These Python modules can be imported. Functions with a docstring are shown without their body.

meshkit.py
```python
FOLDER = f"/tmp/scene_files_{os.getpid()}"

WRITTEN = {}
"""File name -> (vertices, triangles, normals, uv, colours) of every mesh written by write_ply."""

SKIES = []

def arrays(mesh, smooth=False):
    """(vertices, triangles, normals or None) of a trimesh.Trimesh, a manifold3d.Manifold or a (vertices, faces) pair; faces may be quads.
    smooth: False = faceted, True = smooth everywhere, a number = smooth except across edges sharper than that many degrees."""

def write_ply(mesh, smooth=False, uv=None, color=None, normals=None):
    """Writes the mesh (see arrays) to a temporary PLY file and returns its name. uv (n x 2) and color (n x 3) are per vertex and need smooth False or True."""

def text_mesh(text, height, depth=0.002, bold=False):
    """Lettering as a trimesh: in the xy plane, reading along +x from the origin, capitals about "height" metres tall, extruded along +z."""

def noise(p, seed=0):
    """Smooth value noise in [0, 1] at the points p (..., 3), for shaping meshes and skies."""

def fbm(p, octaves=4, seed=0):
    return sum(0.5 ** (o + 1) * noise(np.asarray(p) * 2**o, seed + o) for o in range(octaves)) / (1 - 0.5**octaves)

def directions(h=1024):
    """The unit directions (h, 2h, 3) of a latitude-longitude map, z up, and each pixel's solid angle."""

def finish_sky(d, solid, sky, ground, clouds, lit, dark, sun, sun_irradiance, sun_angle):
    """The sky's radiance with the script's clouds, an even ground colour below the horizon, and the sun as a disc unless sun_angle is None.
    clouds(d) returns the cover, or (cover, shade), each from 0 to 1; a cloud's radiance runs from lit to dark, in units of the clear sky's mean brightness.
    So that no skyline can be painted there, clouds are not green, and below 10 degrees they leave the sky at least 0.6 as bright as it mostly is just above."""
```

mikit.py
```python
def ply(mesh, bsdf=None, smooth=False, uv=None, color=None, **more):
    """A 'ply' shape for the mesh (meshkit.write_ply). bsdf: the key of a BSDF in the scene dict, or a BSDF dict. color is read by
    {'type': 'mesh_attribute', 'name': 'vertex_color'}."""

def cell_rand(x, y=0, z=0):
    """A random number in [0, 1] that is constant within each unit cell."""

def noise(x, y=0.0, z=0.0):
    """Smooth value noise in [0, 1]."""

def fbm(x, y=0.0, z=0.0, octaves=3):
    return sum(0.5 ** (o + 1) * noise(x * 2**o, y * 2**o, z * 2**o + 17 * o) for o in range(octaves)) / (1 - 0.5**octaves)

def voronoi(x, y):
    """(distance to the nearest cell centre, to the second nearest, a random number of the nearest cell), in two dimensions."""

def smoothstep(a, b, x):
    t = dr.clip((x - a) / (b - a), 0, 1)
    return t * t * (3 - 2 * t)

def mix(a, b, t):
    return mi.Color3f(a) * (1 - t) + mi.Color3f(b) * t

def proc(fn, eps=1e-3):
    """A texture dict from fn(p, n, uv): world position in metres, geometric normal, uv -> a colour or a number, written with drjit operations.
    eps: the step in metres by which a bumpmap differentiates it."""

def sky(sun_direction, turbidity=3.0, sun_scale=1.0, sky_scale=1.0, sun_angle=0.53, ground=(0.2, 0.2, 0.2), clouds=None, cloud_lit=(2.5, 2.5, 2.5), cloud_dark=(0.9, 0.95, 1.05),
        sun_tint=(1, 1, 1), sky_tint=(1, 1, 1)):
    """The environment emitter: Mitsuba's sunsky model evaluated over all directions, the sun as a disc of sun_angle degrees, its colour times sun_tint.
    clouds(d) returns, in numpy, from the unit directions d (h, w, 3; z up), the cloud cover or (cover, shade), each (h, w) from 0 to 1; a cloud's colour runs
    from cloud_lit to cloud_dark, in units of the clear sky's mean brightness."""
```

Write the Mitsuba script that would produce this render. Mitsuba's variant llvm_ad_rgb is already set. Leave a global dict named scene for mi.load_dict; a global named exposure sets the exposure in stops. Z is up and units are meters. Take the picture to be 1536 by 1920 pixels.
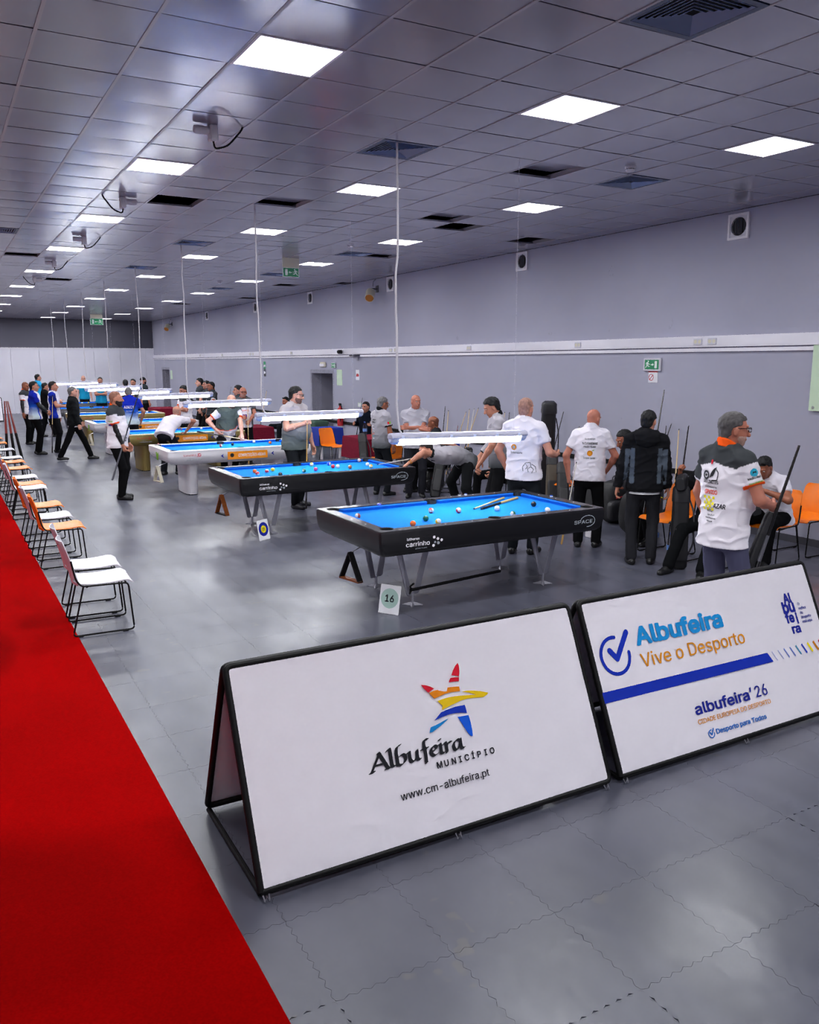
import math, random
import numpy as np, trimesh, mitsuba as mi, mikit, meshkit
from shapely.geometry import Polygon, Point, box as sbox, LineString, MultiPoint
from shapely import affinity, union_all
import drjit as dr
from scipy.interpolate import griddata
from scipy.spatial import cKDTree

T = mi.ScalarTransform4f
scene, labels, used = {}, {}, set()
random.seed(7); rng = np.random.default_rng(7)

# ---------------------------------------------------------------- camera, exposure, light levels
YAW, PITCH, FPX, EYE = 0.51237, -0.17784, 1561.96, np.array([0.0, 0.0, 2.3])
fwd = np.array([math.sin(YAW)*math.cos(PITCH), math.cos(YAW)*math.cos(PITCH), math.sin(PITCH)])
scene['camera'] = {'type': 'perspective', 'fov': math.degrees(2*math.atan(768/FPX)), 'fov_axis': 'x',
                   'to_world': T().look_at(origin=EYE.tolist(), target=(EYE+fwd).tolist(), up=[0.0016, 0, 1]), 'near_clip': 0.05, 'far_clip': 200.0}
exposure = 0.3
PANEL, TUBE = 42.0, 46.0            # radiance of the ceiling panels and of the table lamps
CEIL, WALLX, FARY, LEFTX, BACKY = 4.288, 9.5, 42.6, -5.0, -5.0
GX, GY, TS = 1.915, 5.280, 0.6      # ceiling grid origin and pitch
FX, FY, FS = 2.094, 1.965, 0.5075    # floor grid

# ---------------------------------------------------------------- helpers
def lin(c):
    if isinstance(c, str):
        c = [int(c[i:i+2], 16)/255 for i in (1, 3, 5)]
    c = np.asarray(c, float)
    return np.where(c <= 0.04045, c/12.92, ((c+0.055)/1.055)**2.4)
def num(name):
    k, n = name, 0
    while k in used:
        n += 1; k = f'{name}_{n:03d}'
    used.add(k); return k
def mat(name, c, rough=0.5, metal=0.0, spec=0.5, **kw):
    b = {'type': 'principled', 'base_color': c if isinstance(c, dict) else {'type': 'rgb', 'value': [float(x) for x in lin(c)]}, 'roughness': rough, 'metallic': metal, 'specular': spec, **kw}
    scene['mat_'+name] = {'type': 'twosided', 'bsdf': b}; return 'mat_'+name
def tag(k, label=None, cat=None, group=None, kind=None):
    d = labels.setdefault(k, {})
    for a, b in (('label', label), ('category', cat), ('group', group), ('kind', kind)):
        if b: d[a] = b
    return k
def obj(name, mesh, m, parent=None, smooth=False, color=None, to=None, label=None, kind=None, **kw):
    k = num((parent+'__' if parent else '')+name)
    scene[k] = mikit.ply(mesh, m, smooth=smooth, color=color, **kw)
    if to is not None: scene[k]['to_world'] = to
    if label or kind: tag(k, label, kind=kind)
    return k
def reuse(name, d, parent=None, to=None):
    k = num((parent+'__' if parent else '')+name)
    scene[k] = {**d}
    if to is not None: scene[k]['to_world'] = to
    return k
def thing(name, label, cat, group=None):
    return tag(num(name), label, cat, group)
def struct(k, label=None):
    return tag(k, label, kind='structure')
cat_ = trimesh.util.concatenate
def box(x0, x1, y0, y1, z0, z1):
    return trimesh.creation.box(bounds=[[x0, y0, z0], [x1, y1, z1]])
def hull(pts):
    return trimesh.convex.convex_hull(np.asarray(pts, float))
def cbox(c, s, b=0.01):
    """a box with chamfered edges"""
    h = np.asarray(s, float)/2; b = min(b, h.min()*0.9); P = []
    for sx in (-1, 1):
        for sy in (-1, 1):
            for sz in (-1, 1):
                for k in range(3):
                    q = h.copy()-b; q[k] = h[k]
                    P.append(q*[sx, sy, sz])
    m = hull(P); m.apply_translation(c); return m
def tube(pts, r, n=8, closed=False):
    p = np.asarray(pts, float); r = np.broadcast_to(r, (len(p),))
    t = (np.roll(p, -1, 0)-np.roll(p, 1, 0)) if closed else np.gradient(p, axis=0)
    t /= np.linalg.norm(t, axis=1, keepdims=True)+1e-12
    ref = np.array([0, 0, 1.0]) if abs(t[:, 2]).mean() < 0.8 else np.array([1.0, 0, 0])
    a = np.cross(t, ref); a /= np.linalg.norm(a, axis=1, keepdims=True)+1e-9
    b = np.cross(t, a); g = np.arange(n)*2*np.pi/n
    v = p[:, None]+r[:, None, None]*(np.cos(g)[None, :, None]*a[:, None]+np.sin(g)[None, :, None]*b[:, None])
    m = len(p); f = []
    for i in range(m if closed else m-1):
        for j in range(n):
            q = [i*n+j, i*n+(j+1) % n, ((i+1) % m)*n+(j+1) % n, ((i+1) % m)*n+j]
            f += [[q[0], q[1], q[2]], [q[0], q[2], q[3]]]
    v = v.reshape(-1, 3)
    if not closed:
        v = np.vstack([v, p[:1], p[-1:]]); c0, c1 = m*n, m*n+1
        for j in range(n):
            f += [[c0, (j+1) % n, j], [c1, (m-1)*n+j, (m-1)*n+(j+1) % n]]
    return trimesh.Trimesh(v, f, process=False)
def rod(a, b, ra, rb=None, n=10):
    return tube([a, b], [ra, ra if rb is None else rb], n)
def fillet(pts, r=0.03, k=4):
    """polyline with its inner corners rounded"""
    p = [np.asarray(q, float) for q in pts]; out = [p[0]]
    for i in range(1, len(p)-1):
        a, b, c = p[i-1], p[i], p[i+1]
        u = (a-b)/np.linalg.norm(a-b); w = (c-b)/np.linalg.norm(c-b)
        d = min(r, np.linalg.norm(a-b)*.45, np.linalg.norm(c-b)*.45)
        for s in np.linspace(0, 1, k):
            out.append((1-s)**2*(b+u*d)+2*s*(1-s)*b+s*s*(b+w*d))
    return np.array(out+[p[-1]])
def lathe(prof, n=20):
    m = trimesh.creation.revolve(np.asarray(prof, float), sections=n); return m
def prism(poly, h, z=0.0):
    gs = getattr(poly, 'geoms', [poly])
    m = cat_([trimesh.creation.extrude_polygon(g, h, engine='earcut') for g in gs if g.area > 1e-9])
    m.apply_translation([0, 0, z]); return m
def xf(m, M):
    m = m.copy(); m.apply_transform(M); return m
def frame(o, ex, ey, ez):
    M = np.eye(4); M[:3, 0], M[:3, 1], M[:3, 2], M[:3, 3] = ex, ey, ez, o; return M
def text(s, h, depth=0.001, bold=False, width=None, center=True):
    """lettering in the xy plane; width squeezes or stretches it"""
    m = meshkit.text_mesh(s, h, depth, bold)
    a, b = m.bounds
    m.apply_translation([-a[0], 0, 0])
    if width: m.apply_scale([width/(b[0]-a[0]), 1, 1])
    if center: m.apply_translation([-m.bounds[1][0]/2, 0, 0])
    return m
def grid_surface(nx, ny, fn):
    u, v = np.meshgrid(np.linspace(0, 1, nx), np.linspace(0, 1, ny), indexing='ij')
    V = fn(u.ravel(), v.ravel()); f = []
    i, j = np.meshgrid(np.arange(nx-1), np.arange(ny-1), indexing='ij'); i, j = i.ravel(), j.ravel()
    a, b, c, d = i*ny+j, (i+1)*ny+j, (i+1)*ny+j+1, i*ny+j+1
    return trimesh.Trimesh(V, np.vstack([np.c_[a, b, c], np.c_[a, c, d]]), process=False)
def loft(rings):
    """closed solid through rings of equal point counts"""
    n = len(rings[0]); v = np.vstack(rings); f = []
    for i in range(len(rings)-1):
        for j in range(n):
            k = (j+1) % n
            f += [[i*n+j, i*n+k, (i+1)*n+k], [i*n+j, (i+1)*n+k, (i+1)*n+j]]
    c = len(v); v = np.vstack([v, rings[0].mean(0), rings[-1].mean(0)])
    for j in range(n):
        k = (j+1) % n
        f += [[c, k, j], [c+1, (len(rings)-1)*n+j, (len(rings)-1)*n+k]]
    return trimesh.Trimesh(v, f, process=False)
def rrect(lx, ly, r, z, k=4, cx=0, cy=0):
    P = []
    for (sx, sy, a0) in ((1, 1, 0), (-1, 1, 90), (-1, -1, 180), (1, -1, 270)):
        for a in np.linspace(a0, a0+90, k+1):
            P.append([cx+sx*(lx/2-r)+r*math.cos(math.radians(a)), cy+sy*(ly/2-r)+r*math.sin(math.radians(a)), z])
    return np.array(P)
def ray(u, v):
    """unit-depth ray through a pixel of the 1536 x 1920 frame (used for measuring)"""
    r = np.array([math.cos(YAW), -math.sin(YAW), 0]); up = np.cross(r, fwd)
    return fwd+(u-768)/FPX*r+(960-v)/FPX*up
# ---------------------------------------------------------------- people: signed distances, meshed with surface nets
def surfnet(f, lo, hi, h):
    lo = np.asarray(lo, float); n = np.maximum(np.ceil((np.asarray(hi)-lo)/h).astype(int)+1, 4)
    ax = [(lo[i]+h*np.arange(n[i])).astype(np.float32) for i in range(3)]
    nb = -(-n//4); bx = [(lo[i]+h*(4*np.arange(nb[i])+1.5)).astype(np.float32) for i in range(3)]
    DB = f(np.stack(np.meshgrid(*bx, indexing='ij'), -1).reshape(-1, 3)).reshape(nb)       # coarse pass: only blocks near the surface are filled in
    D = np.repeat(np.repeat(np.repeat(DB, 4, 0), 4, 1), 4, 2)[:n[0], :n[1], :n[2]].astype(np.float32)
    A = np.repeat(np.repeat(np.repeat(np.abs(DB) < h*4.6+.012, 4, 0), 4, 1), 4, 2)[:n[0], :n[1], :n[2]]
    I = np.nonzero(A); D[I] = f(np.stack([ax[i][I[i]] for i in range(3)], -1))
    D[0] = D[-1] = 1; D[:, 0] = D[:, -1] = 1; D[:, :, 0] = D[:, :, -1] = 1
    S = D < 0; m = n-1
    cs = np.zeros(m, int)
    for a in (0, 1):
        for b in (0, 1):
            for c in (0, 1):
                cs += S[a:m[0]+a, b:m[1]+b, c:m[2]+c]
    act = (cs > 0) & (cs < 8); idx = -np.ones(m, int); cells = np.argwhere(act); idx[act] = np.arange(len(cells))
    acc = np.zeros((len(cells), 3)); cnt = np.zeros(len(cells)); ci, cj, ck = cells.T
    for ax_ in range(3):
        o = [k for k in range(3) if k != ax_]
        for a in (0, 1):
            for b in (0, 1):
                q = [ci, cj, ck]; q = [q[0].copy(), q[1].copy(), q[2].copy()]; q[o[0]] += a; q[o[1]] += b
                r = [x.copy() for x in q]; r[ax_] += 1
                d0, d1 = D[tuple(q)], D[tuple(r)]; x = (d0 < 0) != (d1 < 0)
                t = np.where(x, d0/np.where(x, d0-d1, 1), 0)
                p = np.stack(q, -1).astype(float); p[:, ax_] += t
                acc[x] += p[x]; cnt[x] += 1
    V = lo+h*acc/cnt[:, None]; F = []
    for ax_ in range(3):
        sl0 = [slice(None)]*3; sl1 = [slice(None)]*3
        sl0[ax_] = slice(0, n[ax_]-1); sl1[ax_] = slice(1, n[ax_])
        x = S[tuple(sl0)] != S[tuple(sl1)]; e = np.argwhere(x)
        o = [(ax_+1) % 3, (ax_+2) % 3]
        e = e[(e[:, o[0]] > 0) & (e[:, o[1]] > 0) & (e[:, o[0]] < n[o[0]]-1) & (e[:, o[1]] < n[o[1]]-1)]
        ins = S[tuple(e.T)]
        def cell(a, b):
            q = e.copy(); q[:, o[0]] -= a; q[:, o[1]] -= b; return idx[tuple(q.T)]
        A, B, C, E = cell(0, 0), cell(1, 0), cell(1, 1), cell(0, 1)
        Q = np.where(ins[:, None], np.stack([A, B, C, E], 1), np.stack([A, E, C, B], 1))
        F += [Q[:, [0, 1, 2]], Q[:, [0, 2, 3]]]
    return V, np.vstack(F)
def nrm(v):
    v = np.asarray(v, float); return v/(np.linalg.norm(v)+1e-12)
def cap(p, a, b, ra, rb):
    a = np.asarray(a, np.float32); d = np.asarray(b, np.float32)-a
    t = np.clip((p-a)@d/max(d@d, 1e-9), 0, 1)
    return np.sqrt(((p-a-t[:, None]*d)**2).sum(1))-(ra+(rb-ra)*t)
def ell(p, c, r, R=None):
    q = p-np.asarray(c, np.float32)
    if R is not None: q = q@np.asarray(R, np.float32).T
    r = np.asarray(r, np.float32); k0 = np.sqrt(((q/r)**2).sum(1)); k1 = np.sqrt(((q/r**2)**2).sum(1))+1e-9
    return k0*(k0-1)/k1
def smin(a, b, k):
    h = np.clip(.5+.5*(b-a)/k, 0, 1); return b+(a-b)*h-k*h*(1-h)
def rotm(axis, deg):
    return trimesh.transformations.rotation_matrix(math.radians(deg), axis)[:3, :3]
def ik(root, tgt, l1, l2, pole):
    d = tgt-root; L = np.linalg.norm(d); L2 = min(L, (l1+l2)*.999); u = d/L
    x = (l1*l1-l2*l2+L2*L2)/(2*L2); y = math.sqrt(max(l1*l1-x*x, 0))
    w = np.asarray(pole, float); w = nrm(w-(w@u)*u)
    return root+x*u+y*w, root+u*L2
ARM = {'down': ((.27, .05, .86), (.3, -1, 0), (-1, 0, 0), .45), 'fold': ((-.08, .2, 1.2), (1, -.2, -.6), (0, -1, -.2), .5),
       'hip': ((.22, .08, 1.0), (1, -.6, 0), (-1, 0, 0), .6), 'front': ((.05, .27, 1.0), (1, -.3, -.4), (0, -1, 0), .7)}
HAIRS = {'black': '#0d0c0e', 'dark': '#221c1b', 'brown': '#33261f', 'grey': '#5d5a5b', 'salt': '#474445', 'light': '#9a8f88'}
SKIN = {'fair': '#d29a85', 'mid': '#b97d66', 'tan': '#93573f', 'red': '#ad6c58'}
def person(label, pos, face, h=1.75, top=None, top_col='#e8e4ea', trousers='#121214', shoes='#0c0c0d', skin='mid', hair='dark', style='short',
           lean=0, side=0, twist=0, look=0, nod=0, rarm='down', larm='down', rfoot=(.1, .02), lfoot=(-.1, .0), pelvis=None, belly=0.0, build=1.0,
           sleeve=.62, sleeve_mat=None, collar=None, beard=None, bth=1.0, lod=0, hem=.1, feet=True, group=None, glasses=False, shades=False, extra=None, rturn=12, lturn=-12, hood=False, legs=True,
           rlift=0, llift=0, cat='person', hb=None):
    """pos: where it stands; face: 0 = along the hall, 90 = to the right, 180 = towards the camera. Lengths below are those of a 1.75 m figure."""
    key = thing('person', label, cat, group)
    sc = h/1.75; HB, HH, HD = ((.012, .006, .0068), (.016, .009, .0095), (.022, .013, .0125))[lod]
    HB = hb or HB
    a = math.radians(face); ca, sa = math.cos(a), math.sin(a)
    W = np.array([[ca, sa, 0], [-sa, ca, 0], [0, 0, 1.0]])            # columns: right, forward, up
    def world(v): return (np.asarray(v)*sc)@W.T + np.array([pos[0], pos[1], pos[2] if len(pos) > 2 else 0])
    P = np.array(pelvis if pelvis is not None else (0, 0, .962), float)
    def R_(le, si, tw): return rotm([0, 0, 1], -tw)@rotm([1, 0, 0], -le)@rotm([0, 1, 0], si)
    R1, R2 = R_(lean*.75, side*.6, twist*.3), R_(lean*1.1, side, twist)
    Wp = P+R1@[0, 0, .17]; C = Wp+R2@[0, 0, .2]; U = C+R2@[0, 0, .12]; N = C+R2@[0, -.01, .185]
    sh = {s: C+R2@[s*.172*build, -.005, .112] for s in (1, -1)}
    RH = rotm([0, 0, 1], -twist)@rotm([0, 0, 1], -look)@rotm([1, 0, 0], -nod)
    Hc = N+nrm(R2@[0, .1, 1]*.5+RH@[0, .1, 1]*.5)*.085+RH@[0, .02, .055]
    def H(v): return Hc+RH@np.asarray(v, float)
    # limbs
    J = {}
    for s, spec in ((1, rarm), (-1, larm)):
        tgt, pole, pn, curl = ARM[spec] if isinstance(spec, str) else spec[-4:]
        if spec[0] == 'w': tgt = W.T@(np.array(tgt, float)-[pos[0], pos[1], 0])/sc
        tgt, pole, pn = (np.array(q, float) for q in (tgt, pole, pn))
        if isinstance(spec, str):
            tgt, pole, pn = tgt*[s, 1, 1], pole*[s, 1, 1], pn*[s, 1, 1]
        e, w = ik(sh[s], tgt, .295, .262, pole)
        d = nrm(w-e); pn = nrm(pn-(pn@d)*d)
        J[s] = (e, w, d, pn, s*np.cross(d, pn), curl)
    hip = {s: P+rotm([0, 0, 1], -twist*.3)@np.array([s*.092*build, 0, -.02]) for s in (1, -1)}
    L = {}
    for s, ft, turn, lift in ((1, rfoot, rturn, rlift), (-1, lfoot, lturn, llift)):
        fd = np.array([math.sin(math.radians(turn)), math.cos(math.radians(turn)), 0])
        an = np.array([ft[0], ft[1], .085+lift]); kn, an = ik(hip[s], an, .445, .43, fd*1.0+[0, 0, .25])
        L[s] = (kn, an, fd)
    skinc = lin(SKIN.get(skin, skin)); hairc = lin(HAIRS.get(hair, hair))
    R2f, RHf = R2.astype(np.float32), RH.astype(np.float32)
    def mesh(fn, pts, pad, hh):
        pts = np.asarray(pts); V, F = surfnet(fn, pts.min(0)-pad, pts.max(0)+pad, hh); return V, F
    def aniso(p, a_, b_, ra, rb, R, rho):
        o = (np.asarray(a_)+np.asarray(b_))/2
        def tr(q): q = (q-o.astype(np.float32))@R.astype(np.float32); q = q*np.array([1, 1/rho, 1], np.float32); return q
        return cap(tr(p), tr(np.asarray(a_)[None].astype(np.float32))[0], tr(np.asarray(b_)[None].astype(np.float32))[0], ra, rb)*.85
    def torso(p, g):
        d = aniso(p, P, Wp, .158*build+g+belly*.1, .150*build+g+belly*.16, R1, .74)
        d = smin(d, aniso(p, Wp, C, .150*build+g+belly*.15, .168*build+g, R2, .7), .05)
        d = smin(d, aniso(p, C, U, .168*build+g, .115+g, R2, .68), .05)
        d = smin(d, cap(p, sh[1]*.86+U*.14, sh[-1]*.86+U*.14, .062+g, .062+g), .05)
        d = smin(d, cap(p, U, N, .085+g, .06+g*.6), .05)
        if belly: d = smin(d, ell(p, Wp+R2@[0, .055+belly*.5, .0], (.135*build+g+belly*.3, .10+g+belly*.55, .15+g), R2.T), .07)
        return d
    # --- skin
    def f_head(p):
        q = (p-Hc.astype(np.float32))@RHf
        d = ell(q, (0, -.012, .03), (.076, .096, .088))
        d = smin(d, ell(q, (0, .022, -.045), (.061, .072, .078)), .03)
        d = smin(d, ell(q, (0, .062, -.098), (.028, .024, .02)), .025)
        d = smin(d, cap(q, (0, .088, .012), (0, .112, -.03), .010, .015), .014)
        for s in (1, -1):
            d = smin(d, ell(q, (s*.079, -.008, -.012), (.010, .020, .033)), .008)
            d = -smin(-d, -(-ell(q, (s*.033, .099, .012), (.017, .016, .011)))*1.0, .012) if HD < .009 else d
            d = smin(d, cap(q, (s*.014, .090, .034), (s*.048, .078, .034), .009, .007), .012)
        d = smin(d, cap(q, (-.018, .092, -.062), (.018, .092, -.062), .007, .007), .008)
        return smin(d, cap(p, N-R2@[0, -.0, .05], H((0, -.025, -.05)), .066, .056), .03)
    V1, F1 = mesh(f_head, [H((x, y, z)) for x in (-.1, .1) for y in (-.12, .135) for z in (-.13, .13)]+[N-R2@[0, 0, .07], N+R2@[.07, .07, 0], N-R2@[.07, .07, 0]], .02, HD)
    q = (V1-Hc)@RH; c1 = np.tile(skinc, (len(V1), 1))
    lip = np.exp(-((q[:, 0]/.022)**2+((q[:, 2]+.063)/.008)**2))*(q[:, 1] > .07)
    c1 = c1*(1-.5*lip[:, None])+np.array([.25, .07, .06])*.5*lip[:, None]
    c1 *= (1-.12*np.clip(1-np.abs(q[:, 0])/.1, 0, 1)*(q[:, 2] < -.03))[:, None]
    if style in ('short', 'fringe', 'shaved') or beard:
        st = np.clip((-.035-q[:, 2])/.02, 0, 1)*np.clip((q[:, 1]+.01)/.03, 0, 1)*(q[:, 2] > -.14)*.25
        c1 = c1*(1-st[:, None])+hairc*st[:, None]
    parts, cols = [(V1, F1)], [c1]
    for s in (1, -1):
        e, w, d_, pn, th, curl = J[s]
        kn = [w+d_*.088+th*o for o in (.030, .011, -.009, -.027)]
        segs = [(w-d_*.01+th*o*.5, k, .017, .0125) for o, k in zip((.026, .010, -.008, -.022), kn)]
        fing = []
        for k, ln, o in zip(kn, (.074, .083, .077, .06), (.05, .01, -.03, -.08)):
            ang, cur, dirr = curl*1.0, k, nrm(d_+th*o)
            for j, fr in enumerate((.45, .3, .25)):
                dd = dirr*math.cos(ang)+pn*math.sin(ang); nx = cur+dd*ln*fr
                fing.append((cur, nx, .0098-.0009*j, .0089-.0009*j)); cur = nx; ang += curl*(1.25 if j == 0 else .8)
        tb = w+d_*.022+th*.026; t1 = tb+nrm(d_*.65+th*.7+pn*(.25+.35*curl))*.045; t2 = t1+nrm(d_*.8+th*(.45-.75*curl)+pn*(.2+.55*curl))*.032
        fing += [(tb, t1, .0145, .0115), (t1, t2, .0112, .0088)]
        def f_arm(p):
            dd = smin(cap(p, sh[s], e, .050, .043), cap(p, e, e+(w-e)*.35, .043, .042), .02)
            dd = smin(dd, cap(p, e+(w-e)*.35, w, .042, .0265), .02)
            near = ((p-w.astype(np.float32))**2).sum(1) < .27**2; q = p[near]; g = np.full(len(q), 9.0, np.float32)
            for sg in segs: g = smin(g, cap(q, *sg), .012)
            for sg in fing: g = smin(g, cap(q, *sg), .004)
            dd[near] = smin(dd[near], g, .012); return dd
        pts = [e, w]+[x[1] for x in fing]+([sh[s]] if lod else [sh[s]*.45+e*.55])
        V2, F2 = mesh(f_arm, pts, .055, HH if lod else .0062)
        c2 = np.tile(skinc, (len(V2), 1))
        if sleeve_mat:
            t = (V2-e)@nrm(w-e); c2[(t < np.linalg.norm(w-e)*.93) & (np.linalg.norm(V2-w, axis=1) > .02)] = lin(sleeve_mat)
        parts.append((V2, F2)); cols.append(c2)
    def f_core(p):
        d = torso(p, -.012)
        for s in (1, -1):
            d = smin(d, cap(p, sh[s], J[s][0], .05, .043), .03); d = smin(d, cap(p, hip[s], L[s][0], .08, .058), .03)
            d = smin(d, cap(p, L[s][0], L[s][1], .056, .04), .02)
        return d
    V3, F3 = mesh(f_core, [sh[1], sh[-1], N, P, J[1][0], J[-1][0], L[1][0], L[-1][0], L[1][1], L[-1][1], Wp+R2@[0, .1+belly, 0]], .19, .028)
    parts.append((V3, F3)); cols.append(np.tile(skinc, (len(V3), 1)))
    off = 0; VV, FF = [], []
    for v, f in parts: VV.append(v); FF.append(f+off); off += len(v)
    obj('body', (world(np.vstack(VV)), np.vstack(FF)), 'mat_skin', key, True, np.vstack(cols))
    for s in (1, -1):
        em = trimesh.creation.icosphere(2, 1.0); v = em.vertices*[.0125, .009, .0075]+[s*.033, .0865, .013]
        cc = np.where((np.hypot(em.vertices[:, 0]*1.3, em.vertices[:, 2]*.8) < .45)[:, None], lin('#1a110c'), lin('#cfc6c2'))
        if lod: cc[:] = lin('#2c201b')
        obj('eye', (world(Hc+v@RH.T), em.faces), 'mat_vc_gloss', key, True, cc)
    # --- hair
    nz = lambda p, f, sd=3: meshkit.noise(p*f, sd).astype(np.float32)-.5
    if style != 'bald':
        th = {'short': .009, 'thick': .014, 'long': .02, 'shaved': .0028, 'fringe': .0028, 'cap': .014}[style]
        def f_hair(p):
            q = (p-Hc.astype(np.float32))@RHf
            d = ell(q, (0, -.014, .03+th*.3), (.076+th, .097+th, .088+th))
            if style != 'cap': d = smin(d, ell(q, (0, -.048, -.035), (.062+th*.7, .046+th*.7, .064)), .02)
            if style != 'cap': d = d+nz(q*[1, 1, .5], 60)*.012*(th/.010)
            y, z = q[:, 1], q[:, 2]
            line = np.where(y > .03, .066+(y-.03)*.25, np.where(y > -.035, .040+(y-.03)*.4, -.045+(y+.035)*1.0)) if style != 'cap' else np.full(len(q), .03, np.float32)
            d = np.maximum(d, (line-z)*.8)
            if style == 'fringe': d = np.maximum(d, z-.062-.3*np.clip(-y-.03, 0, .04))
            return d
        Vh, Fh = mesh(f_hair, [H((x, y, z)) for x in (-.1, .1) for y in (-.13, .11) for z in (-.13, .145)], .008, HD)
        ch = np.tile(hairc*(.5 if style in ('shaved', 'fringe') else 1)+(skinc*.5 if style in ('shaved', 'fringe') else 0), (len(Vh), 1))*(.6+.9*meshkit.noise(((Vh-Hc)@RH)*[150, 60, 45], 5))[:, None]
        if style == 'cap': ch = np.tile(hairc, (len(Vh), 1))
        obj('hair' if style != 'cap' else 'cap', (world(Vh), Fh), 'mat_hair', key, True, ch)
    if beard:
        bc = lin(HAIRS.get(beard, beard))*min(1, .35+.65*bth)+skinc*max(0, .65-.65*bth)
        def f_beard(p):
            q = (p-Hc.astype(np.float32))@RHf; y, z = q[:, 1], q[:, 2]
            d = smin(ell(q, (0, .022, -.045), (.061, .072, .078)), ell(q, (0, .062, -.098), (.028, .024, .02)), .025)-.0065*bth+nz(q, 90)*.004
            d = np.maximum(d, (z+.038-np.clip(-(y-.045)*.55, 0, .03))*.9); d = np.maximum(d, -(y+.012))
            return np.maximum(d, -ell(q, (0, .095, -.063), (.024, .03, .0085)))
        Vb, Fb = mesh(f_beard, [H((x, y, z)) for x in (-.08, .08) for y in (-.02, .12) for z in (-.15, -.01)], .006, HD)
        obj('beard', (world(Vb), Fb), 'mat_hair', key, True, np.tile(bc, (len(Vb), 1))*(.8+.5*meshkit.noise(Vb*120, 4))[:, None])
    def onhead(m): return trimesh.Trimesh(world(Hc+m.vertices@RH.T), m.faces, process=False)
    if glasses or shades:
        dz, dy, rx = (.015, .104, 0) if glasses else (.098, .062, 55)
        fr = []
        for s in (1, -1):
            ring = rrect(.046, .032, .011, 0, 3); fr.append(tube(np.c_[ring[:, 0]+s*.032, np.full(len(ring), dy), ring[:, 1]+dz-.004], .0028, 5, closed=True))
            fr.append(rod((s*.056, dy-.003, dz+.006), (s*.079, -.0, dz), .0026, n=5))
        fr.append(rod((-.01, dy+.001, dz), (.01, dy+.001, dz), .0025, n=5))
        if shades:
            for s in (1, -1): fr.append(cbox((s*.032, dy, dz-.004), (.045, .006, .034), .003))
        obj('glasses' if glasses else 'sunglasses', onhead(cat_(fr)), 'mat_frame', key)
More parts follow.
